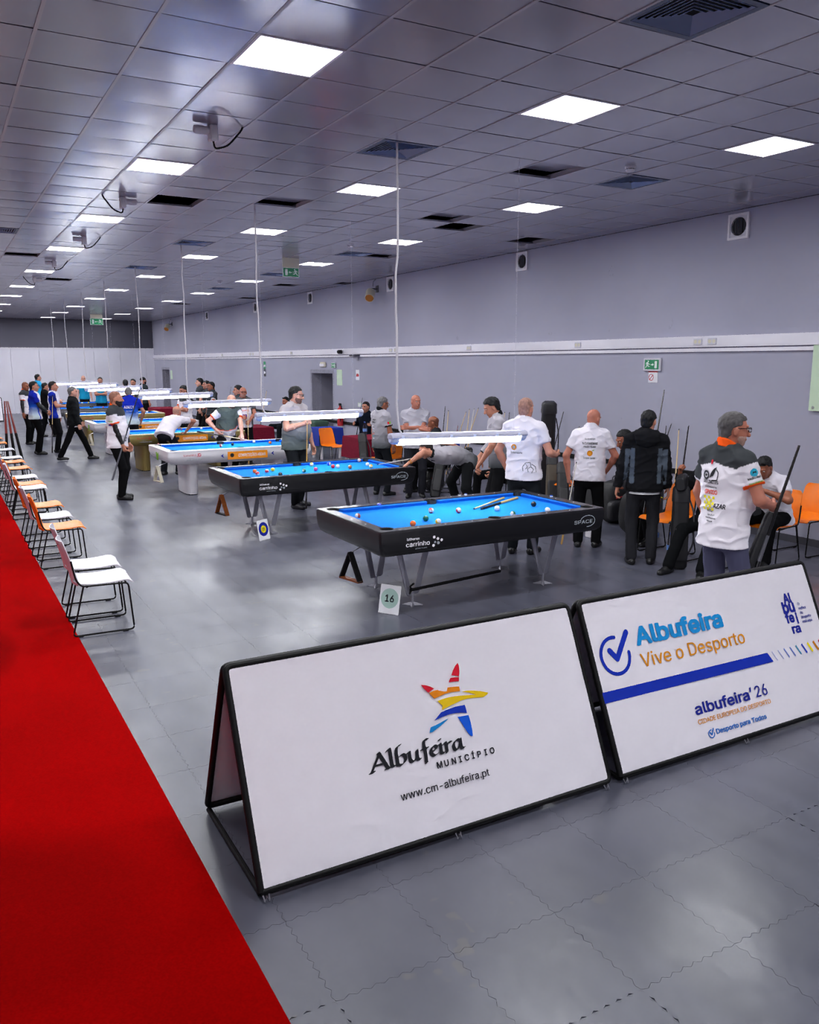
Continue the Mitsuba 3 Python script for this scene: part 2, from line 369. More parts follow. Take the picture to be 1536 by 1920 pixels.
    # --- clothes
    u1 = R1@[0, 0, 1.0]; G = .014
    wr = .010 if lod == 0 else .012
    longs = sleeve > .9
    def f_shirt(p):
        dn = (P-u1*hem).astype(np.float32)@u1.astype(np.float32)-p@u1.astype(np.float32)
        d = smin(torso(p, G), aniso(p, P-u1*(hem+.02), P, (.168+.008)*build+belly*.1, .165*build+belly*.1, R1, .78), .04)
        d = d-.016*np.clip(1+dn/.22, 0, 1)*(dn > -.22)
        for s in (1, -1):
            e, w = J[s][0], J[s][1]; ax = nrm(e-sh[s])
            sl = cap(p, sh[s]-ax*.0, e+ax*.0, .066, .061)
            if longs: sl = smin(sl, cap(p, e, w, .058, .045), .03); sl = np.maximum(sl, (p-w.astype(np.float32))@nrm(w-e).astype(np.float32)+.0)
            else: sl = np.maximum(sl, (p-sh[s].astype(np.float32))@ax.astype(np.float32)-.295*sleeve)
            d = smin(d, sl, .035)
        d = d+nz(p@(R2f*np.array([1, 1, .55], np.float32)), 9)*wr+nz(p, 22, 8)*wr*.35
        q_ = p@R2f; d = d-wr*1.1*np.clip(1-7*np.abs(nz(np.stack([q_[:, 0]+.8*q_[:, 2], q_[:, 1], q_[:, 2]*1.3-.5*q_[:, 0]], -1), 8, 14)), 0, 1)
        d = np.maximum(d, dn)
        return np.maximum(d, -cap(p, N-R2@[0, -.012, .03], H((0, 0, 0)), .062, .07))
    pts = [sh[1], sh[-1], N, P-u1*hem, Wp+R2@[0, .1+belly*.9, 0]]+[J[s][0] for s in (1, -1)]+([J[s][1] for s in (1, -1)] if longs else [])
    Vs, Fs = mesh(f_shirt, pts, .2, HB)
    q2 = (Vs-Wp)@R2
    tt = np.clip(((Vs-P)@u1+hem)/(hem+.17), 0, 1)*.4; up = np.clip(((Vs-Wp)@(R2@[0, 0, 1.0]))/.34, 0, 1)*.6; tq = tt+up
    slv = np.full(len(Vs), -1.0)
    for s in (1, -1):
        ax = nrm(J[s][0]-sh[s]); t = (Vs-sh[s])@ax; dd = np.linalg.norm(Vs-sh[s]-t[:, None]*ax, axis=1)
        k = (t > .03) & (dd < .082) & ((t < .295*sleeve+.012) | longs) & (np.sign(q2[:, 0])*s > 0) & (np.abs(q2[:, 0]) > .13 if not longs else True); slv[k] = t[k]
        if longs:
            ax2 = nrm(J[s][1]-J[s][0]); t2 = (Vs-J[s][0])@ax2; d2 = np.linalg.norm(Vs-J[s][0]-np.clip(t2, 0, .262)[:, None]*ax2, axis=1); k = (d2 < .07) & (t2 > 0); slv[k] = .295+t2[k]
    cs = top(tq, q2, slv*np.sign(q2[:, 0])*0+slv, q2[:, 0]) if top else np.tile(lin(top_col), (len(Vs), 1))
    obj('jacket' if longs else 'shirt', (world(Vs), Fs), 'mat_cloth', key, True, cs)
    if collar:
        nd = nrm(H((0, -.02, -.06))-N)
        def f_col(p):
            q = (p-N.astype(np.float32)); t = q@nd.astype(np.float32); rr = q-t[:, None]*nd.astype(np.float32)
            fw = rr@(R2@[0, 1, 0]).astype(np.float32); r = np.sqrt((rr**2).sum(1)+1e-9)
            return np.maximum(np.abs(r-.074-.35*np.clip(.025-t, 0, .07))-.0085, np.abs(t-.012+fw*.42)-.032)
        Vc, Fc = mesh(f_col, [N+[.08, .08, .05], N-[.08, .08, .05]], .04, min(HD, .0095))
        obj('collar', (world(Vc), Fc), 'mat_cloth', key, True, np.tile(lin(collar), (len(Vc), 1)))
    if hood:
        def f_hood(p):
            q = (p-N.astype(np.float32))@R2f
            return smin(ell(q, (0, -.105, -.055), (.135, .055, .10)), smin(cap(q, (-.10, -.05, .0), (.10, -.05, .0), .045, .045), cap(q, (-.105, -.03, 0), (-.07, .07, -.03), .035, .03), .03), .05)+nz(q*[1, 1, 2], 18)*.016
        Vc, Fc = mesh(f_hood, [N+R2@[.17, .12, .06], N+R2@[-.17, -.17, -.17]], .03, HB)
        obj('hood', (world(Vc), Fc), 'mat_cloth', key, True, np.tile(lin(top_col), (len(Vc), 1))*.9)
    if legs:
        def f_leg(p):
            d = aniso(p, P-[0, 0, .03], P+R1@[0, 0, .10], .160*build+.008+belly*.08, .152*build+.006+belly*.1, R1, .76)
            d = np.maximum(d, (p-(P+u1*.10).astype(np.float32))@u1.astype(np.float32))
            for s in (1, -1):
                kn, an, fd = L[s]; g = smin(cap(p, hip[s], kn, .092*build, .070), cap(p, kn, an, .069, .062), .03)
                g = np.maximum(g, -(p-(an-nrm(an-kn)*.0).astype(np.float32))@nrm(kn-an).astype(np.float32)-.045); d = smin(d, g, .03)
            return d+nz(p*np.array([1, 1, .6], np.float32), 11, 5)*wr*1.1+nz(p, 26, 6)*wr*.35
        pts = [P, hip[1], hip[-1], L[1][0], L[-1][0], L[1][1], L[-1][1], P+u1*.1]
        Vt, Ft = mesh(f_leg, pts, .18, HB*1.1)
        tc = trousers(Vt) if callable(trousers) else np.tile(lin(trousers), (len(Vt), 1))
        obj('trousers', (world(Vt), Ft), 'mat_cloth', key, True, tc)
    if feet and legs:
        for s in (1, -1):
            kn, an, fd = L[s]; lift = (rlift if s > 0 else llift); z0 = lift; g0 = np.array([an[0], an[1], z0])
            sd_ = np.array([fd[1], -fd[0], 0])
            def f_shoe(p):
                q = p-g0.astype(np.float32)
                d = smin(cap(q, fd*-.045+[0, 0, .035], fd*.06+[0, 0, .037], .040, .044), cap(q, fd*.06+[0, 0, .03], fd*.155+[0, 0, .024], .044, .036), .02)
                d = smin(d, cap(q, [0, 0, .04], [0, 0, .10], .040, .042), .03)
                return np.maximum(d, -q[:, 2]+.002)
            Vf, Ff = mesh(f_shoe, [g0+fd*.2, g0-fd*.1, g0+[0, 0, .11], g0+sd_*.06, g0-sd_*.06], .03, min(HB, .012))
            obj('shoe', (world(Vf), Ff), 'mat_shoe', key, True, np.tile(lin(shoes), (len(Vf), 1)))
    info = dict(key=key, world=world, J=J, H=H, Hc=Hc, RH=RH, R2=R2, Wp=Wp, C=C, N=N, sh=sh, sc=sc, shirt=world(Vs), W=W, L=L, P=P)
    return info
def decal(info, mesh, m, at, right, up, name='print', label=None):
    """flat lettering laid on the shirt: at = a point near the cloth, in the figure's own lengths and axes"""
    o = info['world'](np.asarray(at, float)); r = nrm(info['W']@np.asarray(right, float)); u = np.asarray(info['W']@np.asarray(up, float)); u = nrm(u-(u@r)*r); n = np.cross(r, u)
    mm = mesh.copy()
    for _ in range(6):
        if len(mm.edges_unique_length) and mm.edges_unique_length.max() > .03 and len(mm.faces) < 6000: mm = mm.subdivide_to_size(.03, max_iter=8)
        else: break
    S = info['shirt']-o; x, y, z = S@r, S@u, S@n; b = mm.bounds
    k = (x > b[0][0]-.06) & (x < b[1][0]+.06) & (y > b[0][1]-.06) & (y < b[1][1]+.06) & (z > -.13) & (z < .2)
    if k.sum() < 8: return None
    kd = cKDTree(np.c_[x[k], y[k]]); zz = z[k]
    dd, ii = kd.query(mm.vertices[:, :2], k=min(14, int(k.sum())))
    zi = zz[ii]; top_ = zi.max(1, keepdims=True); w = np.exp(-(dd/.016)**2)*(zi > top_-.05)+1e-9
    depth = (w*zi).sum(1)/w.sum(1)+.004
    v = o+mm.vertices[:, :1]*r+mm.vertices[:, 1:2]*u+(depth+mm.vertices[:, 2]*.5)[:, None]*n
    return obj(name, trimesh.Trimesh(v, mm.faces, process=False), m, info['key'], label=label)
# ---------------------------------------------------------------- materials
n_, fb_, ss_ = mikit.noise, mikit.fbm, mikit.smoothstep
def mx_(a, b, t):
    f = lambda c: mi.Color3f(*[float(x) for x in c]) if isinstance(c, np.ndarray) else c
    return f(a)*(1-t)+f(b)*t
VC = {'type': 'mesh_attribute', 'name': 'vertex_color'}
mat('skin', VC, .48, spec=.4); mat('vc_gloss', VC, .12); mat('hair', VC, .6, spec=.3); mat('cloth', VC, .9, spec=.06); mat('shoe', VC, .42); mat('frame', '#0b0b0c', .3)
def f_floor(p, n, uv):
    a = fb_(p.x*1.3, p.y*1.3, 0, 3); b = n_(p.x*9, p.y*3, 2.0); c = n_(p.x*23, p.y*31, 5.0)
    t = mi.Float(.84)+.20*a+.10*b
    sp = ss_(.86, .95, n_(p.x*6.5+3, p.y*6.1, 9.0))*ss_(.55, .8, c)
    col = mx_(lin('#3f404b'), lin('#4b4c58'), dr.clip(a*.7+b*.4, 0, 1))*t
    return mx_(col, lin('#5a564f'), sp*.45)
def seam(p):
    fx = (p.x-FX)/FS; fy = (p.y-FY)/FS
    zx = .016*(2*dr.abs(2*(fy*9-dr.floor(fy*9))-1)-1); zy = .016*(2*dr.abs(2*(fx*9-dr.floor(fx*9))-1)-1)
    dx = dr.abs(fx+zx-dr.round(fx+zx)); dy = dr.abs(fy+zy-dr.round(fy+zy))
    return 1-ss_(.002, .008, dr.minimum(dx, dy))
def f_floor_far(p, n, uv): return f_floor(p, n, uv)*(1-.22*seam(p))
def f_frough(p, n, uv): return mi.Float(.21)+.17*fb_(p.x*2.2, p.y*2.2, 4.0, 2)+.05*n_(p.x*40, p.y*11, 1.0)
def f_fbump(p, n, uv): return .0016*n_(p.x*5, p.y*5, 1.0)+.0005*n_(p.x*17, p.y*17, 0)
for nm, fn in (('floor', f_floor), ('floor_far', f_floor_far)):
    scene['mat_'+nm] = {'type': 'bumpmap', 'scale': 1.0, 'tex': mikit.proc(f_fbump, 4e-3), 'bsdf': {'type': 'principled', 'base_color': mikit.proc(fn), 'roughness': mikit.proc(f_frough), 'specular': .75}}
    scene['mat_'+nm] = {'type': 'twosided', 'bsdf': scene['mat_'+nm]}
def f_carpet(p, n, uv):
    a = fb_(p.x*2, p.y*1.1, 0, 3); b = n_(p.x*160, p.y*160, 1.0); c = n_(p.x*1.2+5, p.y*.55, 2.0)
    return mx_(lin('#7d0001'), lin('#a00002'), dr.clip(.25+.9*a*.6+.35*b, 0, 1))*(1-.35*ss_(.62, .8, c))
mat('carpet', mikit.proc(f_carpet), .95, spec=.02)
def f_wall(p, n, uv):
    a = fb_(p.y*.8, p.z*.8, 1.0, 3); s = ss_(.93, .97, n_(p.y*3.1, p.z*4.3, 3.0))*ss_(.6, .75, n_(p.y*41, p.z*29, 3.0))
    return mx_(mx_(lin('#9c9bac'), lin('#a4a3b4'), a), lin('#62606b'), s*.15)
mat('wall', mikit.proc(f_wall), .7, spec=.25)
mat('wall_dark', '#4e4d58', .7, spec=.2); mat('partition', '#d6d4e0', .6, spec=.3); mat('outer_wall', '#7d7b88', .8)
def f_ceil(p, n, uv):
    return mx_(lin('#8e8c98'), lin('#9a98a5'), fb_(p.x*1.7, p.y*1.7, 0, 2))
mat('ceil', mikit.proc(f_ceil), .2, .5, spec=.6); mat('runner', '#a09ca3', .35, spec=.5); mat('plenum', '#0d0d10', .9)
mat('white', '#dedbe2', .45); mat('white_gloss', '#ece9ef', .18, spec=.6); mat('black', '#070708', .5, spec=.25); mat('black_gloss', '#0a0a0c', .22, spec=.6); mat('silver', '#a9a8b2', .38, .75); mat('steel', '#b9b8bf', .25, .95)
mat('grey_dark', '#3c3b44', .6); mat('trunk', '#e0dde6', .4); mat('vent_white', '#c4c2cc', .5); mat('cream', '#cfc8b4', .5)
mat('green', '#0a7a4b', .4); mat('sign_white', '#dfe8e4', .4); mat('red', '#b3202a', .45); mat('paper_green', '#bfd3b8', .7); mat('orange', '#f57c12', .33, spec=.5); mat('chair_grey', '#c8c5cc', .33, spec=.5)
mat('vent_metal', '#7584a6', .4, .1); mat('vent_frame', '#39425a', .4); mat('vent_dark', '#101116', .7)
scene['mat_glow'] = {'type': 'diffuse', 'reflectance': {'type': 'rgb', 'value': [.8, .8, .8]}}
def emit(L, tint=(.96, .98, 1.0)): return {'type': 'area', 'radiance': {'type': 'rgb', 'value': [L*t for t in tint]}}

# ---------------------------------------------------------------- floor
def tile_poly(zig=9, amp=.008, gap=.0007):
    """one interlocking floor tile: edges run in small saw teeth that mate with the next tile"""
    k = zig*2; t = np.arange(k)/k*FS; w = np.where(np.arange(k) % 2 == 0, amp, -amp); w[0] = 0
    P = [(a, b) for a, b in zip(t, w)]+[(FS+b, a) for a, b in zip(t, w)]+[(FS-a, FS+b) for a, b in zip(t, np.r_[0, w[1:][::-1]])]+[(b, FS-a) for a, b in zip(t, np.r_[0, w[1:][::-1]])]
    return Polygon(P).buffer(-gap)
tp = tile_poly(); tdict = [mikit.ply(prism(tp, .006, -.006), 'mat_floor')]
def seen(p, m=60):
    d = np.asarray(p, float)-EYE; w = d@fwd
    if w < .3: return False
    r = np.array([math.cos(YAW), -math.sin(YAW), 0]); up = np.cross(r, fwd)
    u, v = 768+FPX*(d@r)/w, 960-FPX*(d@up)/w
    return -m < u < 1536+m and -m < v < 1920+m
CARX = lambda y: .905-.0045*y
cand = []
for i in range(-8, 20):
    for j in range(-8, 40):
        c = np.array([FX+(i+.5)*FS, FY+(j+.5)*FS, 0])
        if c[0] > CARX(c[1])-.3 and c[0] < WALLX-.3 and seen(c): cand.append((np.linalg.norm(c-EYE), i, j))
cand.sort(); keep = [(i, j) for _, i, j in cand[:300]]; keep_set = set(keep)
i0, i1, j0, j1 = min(i for i, j in keep), max(i for i, j in keep), min(j for i, j in keep), max(j for i, j in keep)
hole = union_all([sbox(FX+i*FS-.0005, FY+j*FS-.0005, FX+(i+1)*FS+.0005, FY+(j+1)*FS+.0005) for i, j in keep]).buffer(.0)
struct(obj('floor', cat_([box(LEFTX-.3, WALLX+.9, BACKY-.3, FARY+.3, -.12, -.0055)]), 'mat_floor'), 'grey interlocking vinyl tile floor with a soft sheen')
base = sbox(LEFTX-.3, BACKY-.3, WALLX+.9, FARY+.3).difference(hole)
obj('surface', prism(base, .0055, -.0055), 'mat_floor_far', 'floor')
for i, j in keep:
    reuse('tile', tdict[0], 'floor', T().translate([FX+i*FS, FY+j*FS, -.0002]))
c = [(CARX(y), y) for y in np.linspace(-4.5, 42, 60)]
W_ = 1.65
cm = grid_surface(8, 200, lambda u, v: np.c_[CARX(-4.5+46.5*v)-W_*(1-u), -4.5+46.5*v, .006+.0035*(meshkit.noise(np.c_[u*4, v*90, u*0])-.3)*np.minimum(1, (1-u)*8+.15)])
bt = cm.copy(); bt.vertices[:, 2] = .0005; bt.invert()
tag(obj('red_carpet', cat_([cm, bt, box(CARX(10)-.0, CARX(10)+.001, 3, 3.01, .001, .002)]), 'mat_carpet', smooth=False), 'long red carpet runner along the row of chairs', 'carpet')

# ---------------------------------------------------------------- walls
NI = [(21.18, 22.65, 2.0), (39.6, 40.95, 1.98)]        # two door recesses
ws, y = [], BACKY-.3
for a, b, h in NI:
    ws += [box(WALLX, WALLX+.3, y, a, 0, CEIL+.3), box(WALLX, WALLX+.3, a, b, h, CEIL+.3)]; y = b
ws.append(box(WALLX, WALLX+.3, y, FARY+.3, 0, CEIL+.3))
struct(obj('wall_right', cat_(ws), 'mat_wall'), 'long pale lavender-grey side wall')
for k, (a, b, h) in enumerate(NI):
    x0, x1 = WALLX+.3, WALLX+.86
    d = f'door_{k+1}'; used.add(d)
    struct(d, 'dark door recess in the side wall')
    obj('recess', cat_([box(x0-.3, x1, b, b+.1, 0, h+.1), box(x0-.3, x1, a-.1, a, 0, h+.1), box(x0-.3, x1, a-.1, b+.1, h, h+.1)]), 'mat_outer_wall', d)
    obj('door_leaf', box(x1-.06, x1, a, b, 0, h), 'mat_trunk', d)
    obj('frame', cat_([box(x1-.10, x1-.055, a+.03, a+.10, 0, h-.05), box(x1-.10, x1-.055, b-.1, b-.03, 0, h-.05), box(x1-.10, x1-.055, a+.03, b-.03, h-.1, h-.05)]), 'mat_white', d)
    obj('handle', rod((x1-.11, a+.18, 1.0), (x1-.11, a+.3, 1.0), .012), 'mat_steel', d)
struct(obj('wall_far', box(LEFTX-.3, WALLX, FARY, FARY+.3, 2.95, CEIL+.3), 'mat_wall_dark'), 'dark grey band of the end wall above the white partition')
fp = [box(LEFTX-.3+k*1.2, LEFTX-.3+k*1.2+1.194, FARY-.08, FARY+.1, 0, 2.95) for k in range(13)]
used.add('wall_partition'); struct('wall_partition', 'white partition panels across the far end of the hall')
for m in fp:
    b = m.bounds
    if b[0][0] < WALLX: obj('panel', box(b[0][0], min(b[1][0], WALLX), b[0][1], b[1][1], b[0][2], b[1][2]), 'mat_partition', 'wall_partition')
obj('top_cap', box(LEFTX-.3, WALLX, FARY-.1, FARY, 2.95, 2.99), 'mat_white', 'wall_partition')
struct(obj('wall_left', box(LEFTX-.3, LEFTX, BACKY-.3, FARY+.3, 0, CEIL+.3), 'mat_left_wall'))
mat('left_wall', '#cfcdd7', .7)
struct(obj('wall_back', box(LEFTX, WALLX, BACKY-.3, BACKY, 0, CEIL+.3), 'mat_outer_wall'))
# white cable trunking along the wall, with sockets
t = thing('cable_trunking', 'long white cable trunking along the side wall above head height', 'trunking')
obj('channel', cat_([box(WALLX-.065, WALLX, -4, FARY-.1, 2.505, 2.655), box(WALLX-.072, WALLX-.06, -4, FARY-.1, 2.525, 2.635)]), 'mat_trunk', t)
obj('lower_channel', box(WALLX-.04, WALLX, -4, FARY-.1, 2.44, 2.488), 'mat_trunk', t)
for y in (8.2, 8.45, 11.0, 14.3, 17.4, 17.65, 20.5, 24.0, 27.5, 27.8, 31.0, 34.0):
    s = obj('socket', cbox((WALLX-.078, y, 2.58), (.016, .15, .09), .004), 'mat_vent_white', t)
    obj('socket_hole', cat_([lathe([(0, 0), (.028, 0), (.028, .003), (0, .003)], 12).apply_transform(frame((WALLX-.087, y+o, 2.58), (0, 1, 0), (0, 0, 1), (1, 0, 0))) for o in (-.036, .036)]), 'mat_cream', s)
tag(obj('bumper_rail', cat_([cbox((WALLX-.018, 23.5, .70), (.036, 31.8, .075), .01)]), 'mat_black'), 'black bumper rail along the side wall at seat height', 'bumper rail')
struct(obj('baseboard_right', box(WALLX-.015, WALLX, BACKY, FARY, 0, .09), 'mat_grey_dark'))
# wall fans
FANS = [(7.93, 4.07), (12.68, 4.10), (17.76, 4.10), (22.6, 4.10), (27.3, 4.10), (33.0, 4.10)]
for k, (y, z) in enumerate(FANS):
    t = thing('wall_vent', ['round dark wall fan in a white square frame nearest the camera, under the ceiling', 'second round wall fan along the wall, with white frame', 'round wall fan beside the small spotlight', 'fourth small wall fan along the side wall', 'fifth small wall fan along the side wall', 'farthest small wall fan along the side wall'][k], 'wall vent', 'round fans high on the side wall')
    fr = Polygon([(-.165, -.165), (.165, -.165), (.165, .165), (-.165, .165)]).difference(sbox(-.135, -.135, .135, .135))
    M = frame((WALLX, y, z), (0, 1, 0), (0, 0, 1), (1, 0, 0)); M[:3, 2] = (-1, 0, 0); M[:3, 0] = (0, -1, 0)
    obj('frame', xf(prism(fr, .03), M), 'mat_white', t)
    obj('plate', xf(prism(sbox(-.135, -.135, .135, .135).difference(Point(0, 0).buffer(.112)), .015), M), 'mat_vent_white', t)
    obj('duct', xf(cat_([lathe([(.113, .012), (.118, .012), (.118, .022), (.113, .022)], 24), lathe([(0, .001), (.113, .001), (.113, .004), (0, .004)], 24)]), M), 'mat_vent_dark', t)
    for q in range(5):
        obj('slat', xf(box(-.045+q*.0225-.004, -.045+q*.0225+.004, -.105, .105, .006, .018), M), 'mat_grey_dark', t)

# ---------------------------------------------------------------- ceiling
EMPTY = {(1, 9), (8, 9), (11, 10), (12, 24), (10, 26), (13, 27), (1, 28), (11, 34), (9, 40)}
VENTS = [(3, -3), (3, 3), (3, 15), (3, 22), (8, 3), (8, 15), (8, 22), (8, 29), (-2, 15)]
LJ = [0, 6, 12, 18, 25, 32, 38, 45, 52, 59]
LIGHTS = [(0, j) for j in LJ]+[(4, j) for j in LJ]+[(8, j) for j in LJ]+[(-4, j) for j in LJ]+[(i, j) for i in (-4, 0, 4, 8) for j in (-6, -12)]
AJAR = {(6, 3): (.05, .6), (3, 8): (.045, .5), (7, 8): (.05, .5), (-1, 20): (.03, .3), (9, 15): (.04, .4)}
struct(obj('ceiling', box(LEFTX-.3, WALLX+.3, BACKY-.3, FARY+.3, CEIL+.35, CEIL+.5), 'mat_plenum'), 'suspended ceiling of satin grey metal tiles')
def ctile(seed):
    r = np.random.default_rng(seed); sag = r.uniform(.0008, .0032); sk = r.uniform(-.6, .6, 2)
    top = grid_surface(6, 6, lambda u, v: np.c_[(u-.5)*.586, (v-.5)*.586, -sag*16*u*(1-u)*v*(1-v)*(1+sk[0]*(u-.5)+sk[1]*(v-.5))])
    top.invert()
    rim = cat_([box(-.293, -.291, -.293, .293, 0, .02), box(.291, .293, -.293, .293, 0, .02), box(-.293, .293, -.293, -.291, 0, .02), box(-.293, .293, .291, .293, 0, .02)])
    return cat_([top, rim])
CT = [ctile(s) for s in range(6)]; CTD = [mikit.ply(m, 'mat_ceil', smooth=25) for m in CT]
busy = EMPTY | set(VENTS) | set(LIGHTS); cells = []
for i in range(int((LEFTX-GX)/TS)-1, 13):
    for j in range(int((BACKY-GY)/TS)-1, 63):
        if (i, j) in busy: continue
        c = np.array([GX+(i+.5)*TS, GY+(j+.5)*TS, CEIL])
        if c[0] > WALLX or c[1] > FARY: continue
        cells.append((0 if seen(c) else 1, np.linalg.norm(c-EYE), i, j))
cells.sort(); stuff = []
for q, (s, _, i, j) in enumerate(cells):
    c = [GX+(i+.5)*TS, GY+(j+.5)*TS, CEIL]; r = np.random.default_rng(abs(i*977+j*131)+5)
    k = int(r.integers(6)); tx, ty = r.uniform(-.35, .35, 2); dz = 0
    if (i, j) in AJAR: dz, tx = AJAR[(i, j)][0], 4.0
    if q < 300 and s == 0:
        reuse('tile', CTD[k], 'ceiling', T().translate([c[0], c[1], c[2]+dz]).rotate([1, 0, 0], tx).rotate([0, 1, 0], ty))
    else:
        m = CT[k].copy(); m.apply_transform(trimesh.transformations.euler_matrix(math.radians(tx), math.radians(ty), 0)); m.apply_translation([c[0], c[1], c[2]+dz]); stuff.append(m)
obj('tile_field', cat_(stuff), 'mat_ceil', 'ceiling', smooth=25, kind='stuff')
for i in range(int((LEFTX-GX)/TS), 14):
    x = GX+i*TS
    if x < WALLX: obj('runner', cat_([box(x-.011, x+.011, BACKY, FARY, CEIL-.004, CEIL+.002), box(x-.003, x+.003, BACKY, FARY, CEIL, CEIL+.05)]), 'mat_runner', 'ceiling')
obj('edge_trim', cat_([box(WALLX-.03, WALLX, BACKY, FARY, CEIL-.004, CEIL+.01), box(LEFTX, WALLX, FARY-.03, FARY, CEIL-.004, CEIL+.01)]), 'mat_grey_dark', 'ceiling')
def place_name(y):
    return 'nearest' if y < 7 else f'row {int((y-4)/3.7)}'
ORD = ['nearest', 'second', 'third', 'fourth', 'fifth', 'sixth', 'seventh', 'eighth', 'ninth', 'farthest']
ROWN = {0: 'left row of ceiling lights', 4: 'middle row of ceiling lights', 8: 'right row of ceiling lights'}
fd = mikit.ply(cat_([prism(sbox(-.294, -.294, .294, .294).difference(sbox(-.276, -.276, .276, .276)), .012)]), 'mat_white')
pb = mikit.ply(prism(sbox(-.285, -.285, .285, .285), .05), 'mat_grey_dark')
pd = {**mikit.ply((np.array([[-.276, -.276, 0], [.276, -.276, 0], [.276, .276, 0], [-.276, .276, 0]]), np.array([[0, 2, 1], [0, 3, 2]])), 'mat_glow'), 'emitter': emit(PANEL)}
for i, j in LIGHTS:
    x, y = GX+(i+.5)*TS, GY+(j+.5)*TS
    if j in LJ and i in ROWN: lb = f'square white LED panel in the ceiling, {ORD[LJ.index(j)]} of the {ROWN[i]}'
    else: lb = 'square white LED ceiling panel outside the picture'
    t = thing('ceiling_light', lb, 'ceiling light', 'square LED panels in the ceiling')
    reuse('frame', fd, t, T().translate([x, y, CEIL-.006])); reuse('housing', pb, t, T().translate([x, y, CEIL])); reuse('diffuser', pd, t, T().translate([x, y, CEIL-.003]))
def vent_parts():
    fr = prism(sbox(-.295, -.295, .295, .295).difference(sbox(-.25, -.25, .25, .25)), .02)
    rings = []
    for k in range(7):
        a = .245-k*.032
        ring = []
        for (o, z) in ((a, 0.0), (a-.011, .012), (a-.013, .011), (a-.0025, -.002)):
            ring.append(np.array([[-o, -o, z], [o, -o, z], [o, o, z], [-o, o, z]]))
        v = np.vstack(ring); f = []
        for q in range(4):
            for e in range(4):
                a0, a1 = q*4+e, q*4+(e+1) % 4; b0, b1 = ((q+1) % 4)*4+e, ((q+1) % 4)*4+(e+1) % 4
                f += [[a0, a1, b1], [a0, b1, b0]]
        rings.append(trimesh.Trimesh(v, f, process=False))
    return mikit.ply(fr, 'mat_vent_frame'), [mikit.ply(r, 'mat_vent_metal') for r in rings], mikit.ply(box(-.29, .29, -.29, .29, .05, .06), 'mat_plenum')
vf, vr, vb = vent_parts()
VL = ['large square slatted air vent at the top edge of the picture', 'square slatted air vent above the nearest pool table', 'square air vent above the white pool table', 'far square air vent above the gold pool table', 'square air vent near the side wall, beside the smoke detector', 'square air vent beside the hanging exit sign', 'small far air vent left of the wall spotlight', 'farthest air vent near the side wall', 'dark slatted air vent at the left edge of the picture']
for (i, j), lb in zip(VENTS, VL):
    t = thing('air_vent', lb, 'air vent'); X = T().translate([GX+(i+.5)*TS, GY+(j+.5)*TS, CEIL-.004])
    reuse('frame', vf, t, X); reuse('backing', vb, t, X)
    for r in vr: reuse('louvre', r, t, X)
# sensors on cable drops, smoke detectors, hanging exit signs, spotlights
for k, (x, y, s) in enumerate([(2.25, 7.41, 1), (2.19, 11.03, -1), (2.27, 14.63, 1), (2.25, 18.3, 1), (2.25, 22.0, -1)]):
    t = thing('projector_lamp', f'small white track spotlight with black cable on the ceiling, {ORD[k]} of its row', 'spotlight')
    obj('box', cbox((x, y, CEIL-.065), (.07, .10, .13), .01), 'mat_vent_white', t)
    obj('head', xf(lathe([(0, 0), (.03, 0), (.035, .02), (.035, .12), (.028, .13), (0, .13)], 16), frame((x-s*.035, y, CEIL-.05), (0, 0, 1), (0, 1, 0), (-s, 0, 0))), 'mat_vent_white', t)
    obj('cable', tube(fillet([(x, y, CEIL-.12), (x+s*.01, y, CEIL-.19), (x+s*.12, y-.02, CEIL-.16), (x+s*.24, y-.05, CEIL-.02), (x+s*.26, y-.06, CEIL+.05)], .06, 6), .008, 6), 'mat_black', t)
for x, y, lb in [(6.455, 6.81, 'white round smoke detector on the ceiling nearest the camera'), (6.40, 13.42, 'white round smoke detector above the middle air vent'), (6.4, 21.0, 'small far smoke detector on the ceiling')]:
    t = thing('smoke_detector', lb, 'smoke detector')
    m = lathe([(0, -.055), (.03, -.055), (.045, -.045), (.05, -.03), (.055, -.012), (.055, .0), (0, 0)], 24); m.apply_translation([x, y, CEIL]); obj('base', m, 'mat_white', t, smooth=40)
    m = lathe([(.046, -.04), (.051, -.028), (.051, -.024), (.047, -.036)], 24); m.apply_translation([x, y, CEIL]); obj('slot', m, 'mat_grey_dark', t)
def runner_man(w):
    """the running figure, door and arrow of an emergency exit sign; x to the right, height about w/2"""
    h = w/2; S = lambda P: Polygon([(a*h, b*h) for a, b in P])
    man = [Point(.05*h, .34*h).buffer(.09*h), S([(-.12, .28), (.06, .22), (.02, -.02), (-.16, .02)]), S([(-.14, .02), (.02, -.02), (.14, -.16), (.30, -.16), (.30, -.24), (.08, -.26), (-.1, -.08)]),
           S([(-.16, .03), (-.06, 0), (-.16, -.22), (-.34, -.40), (-.42, -.34), (-.24, -.16)]), S([(.02, .22), (.2, .06), (.34, .1), (.32, .02), (.18, -.02), (.0, .12)]), S([(-.1, .27), (-.28, .2), (-.34, .02), (-.26, 0), (-.2, .14), (-.08, .2)])]
    arrow = S([(-.2, .05), (.05, .05), (.05, .16), (.26, 0), (.05, -.16), (.05, -.05), (-.2, -.05)]); door = S([(-.17, .38), (.17, .38), (.17, -.38), (-.17, -.38)])
    return affinity.translate(union_all(man), -.55*h), affinity.translate(arrow, .08*h), affinity.translate(door, .62*h)
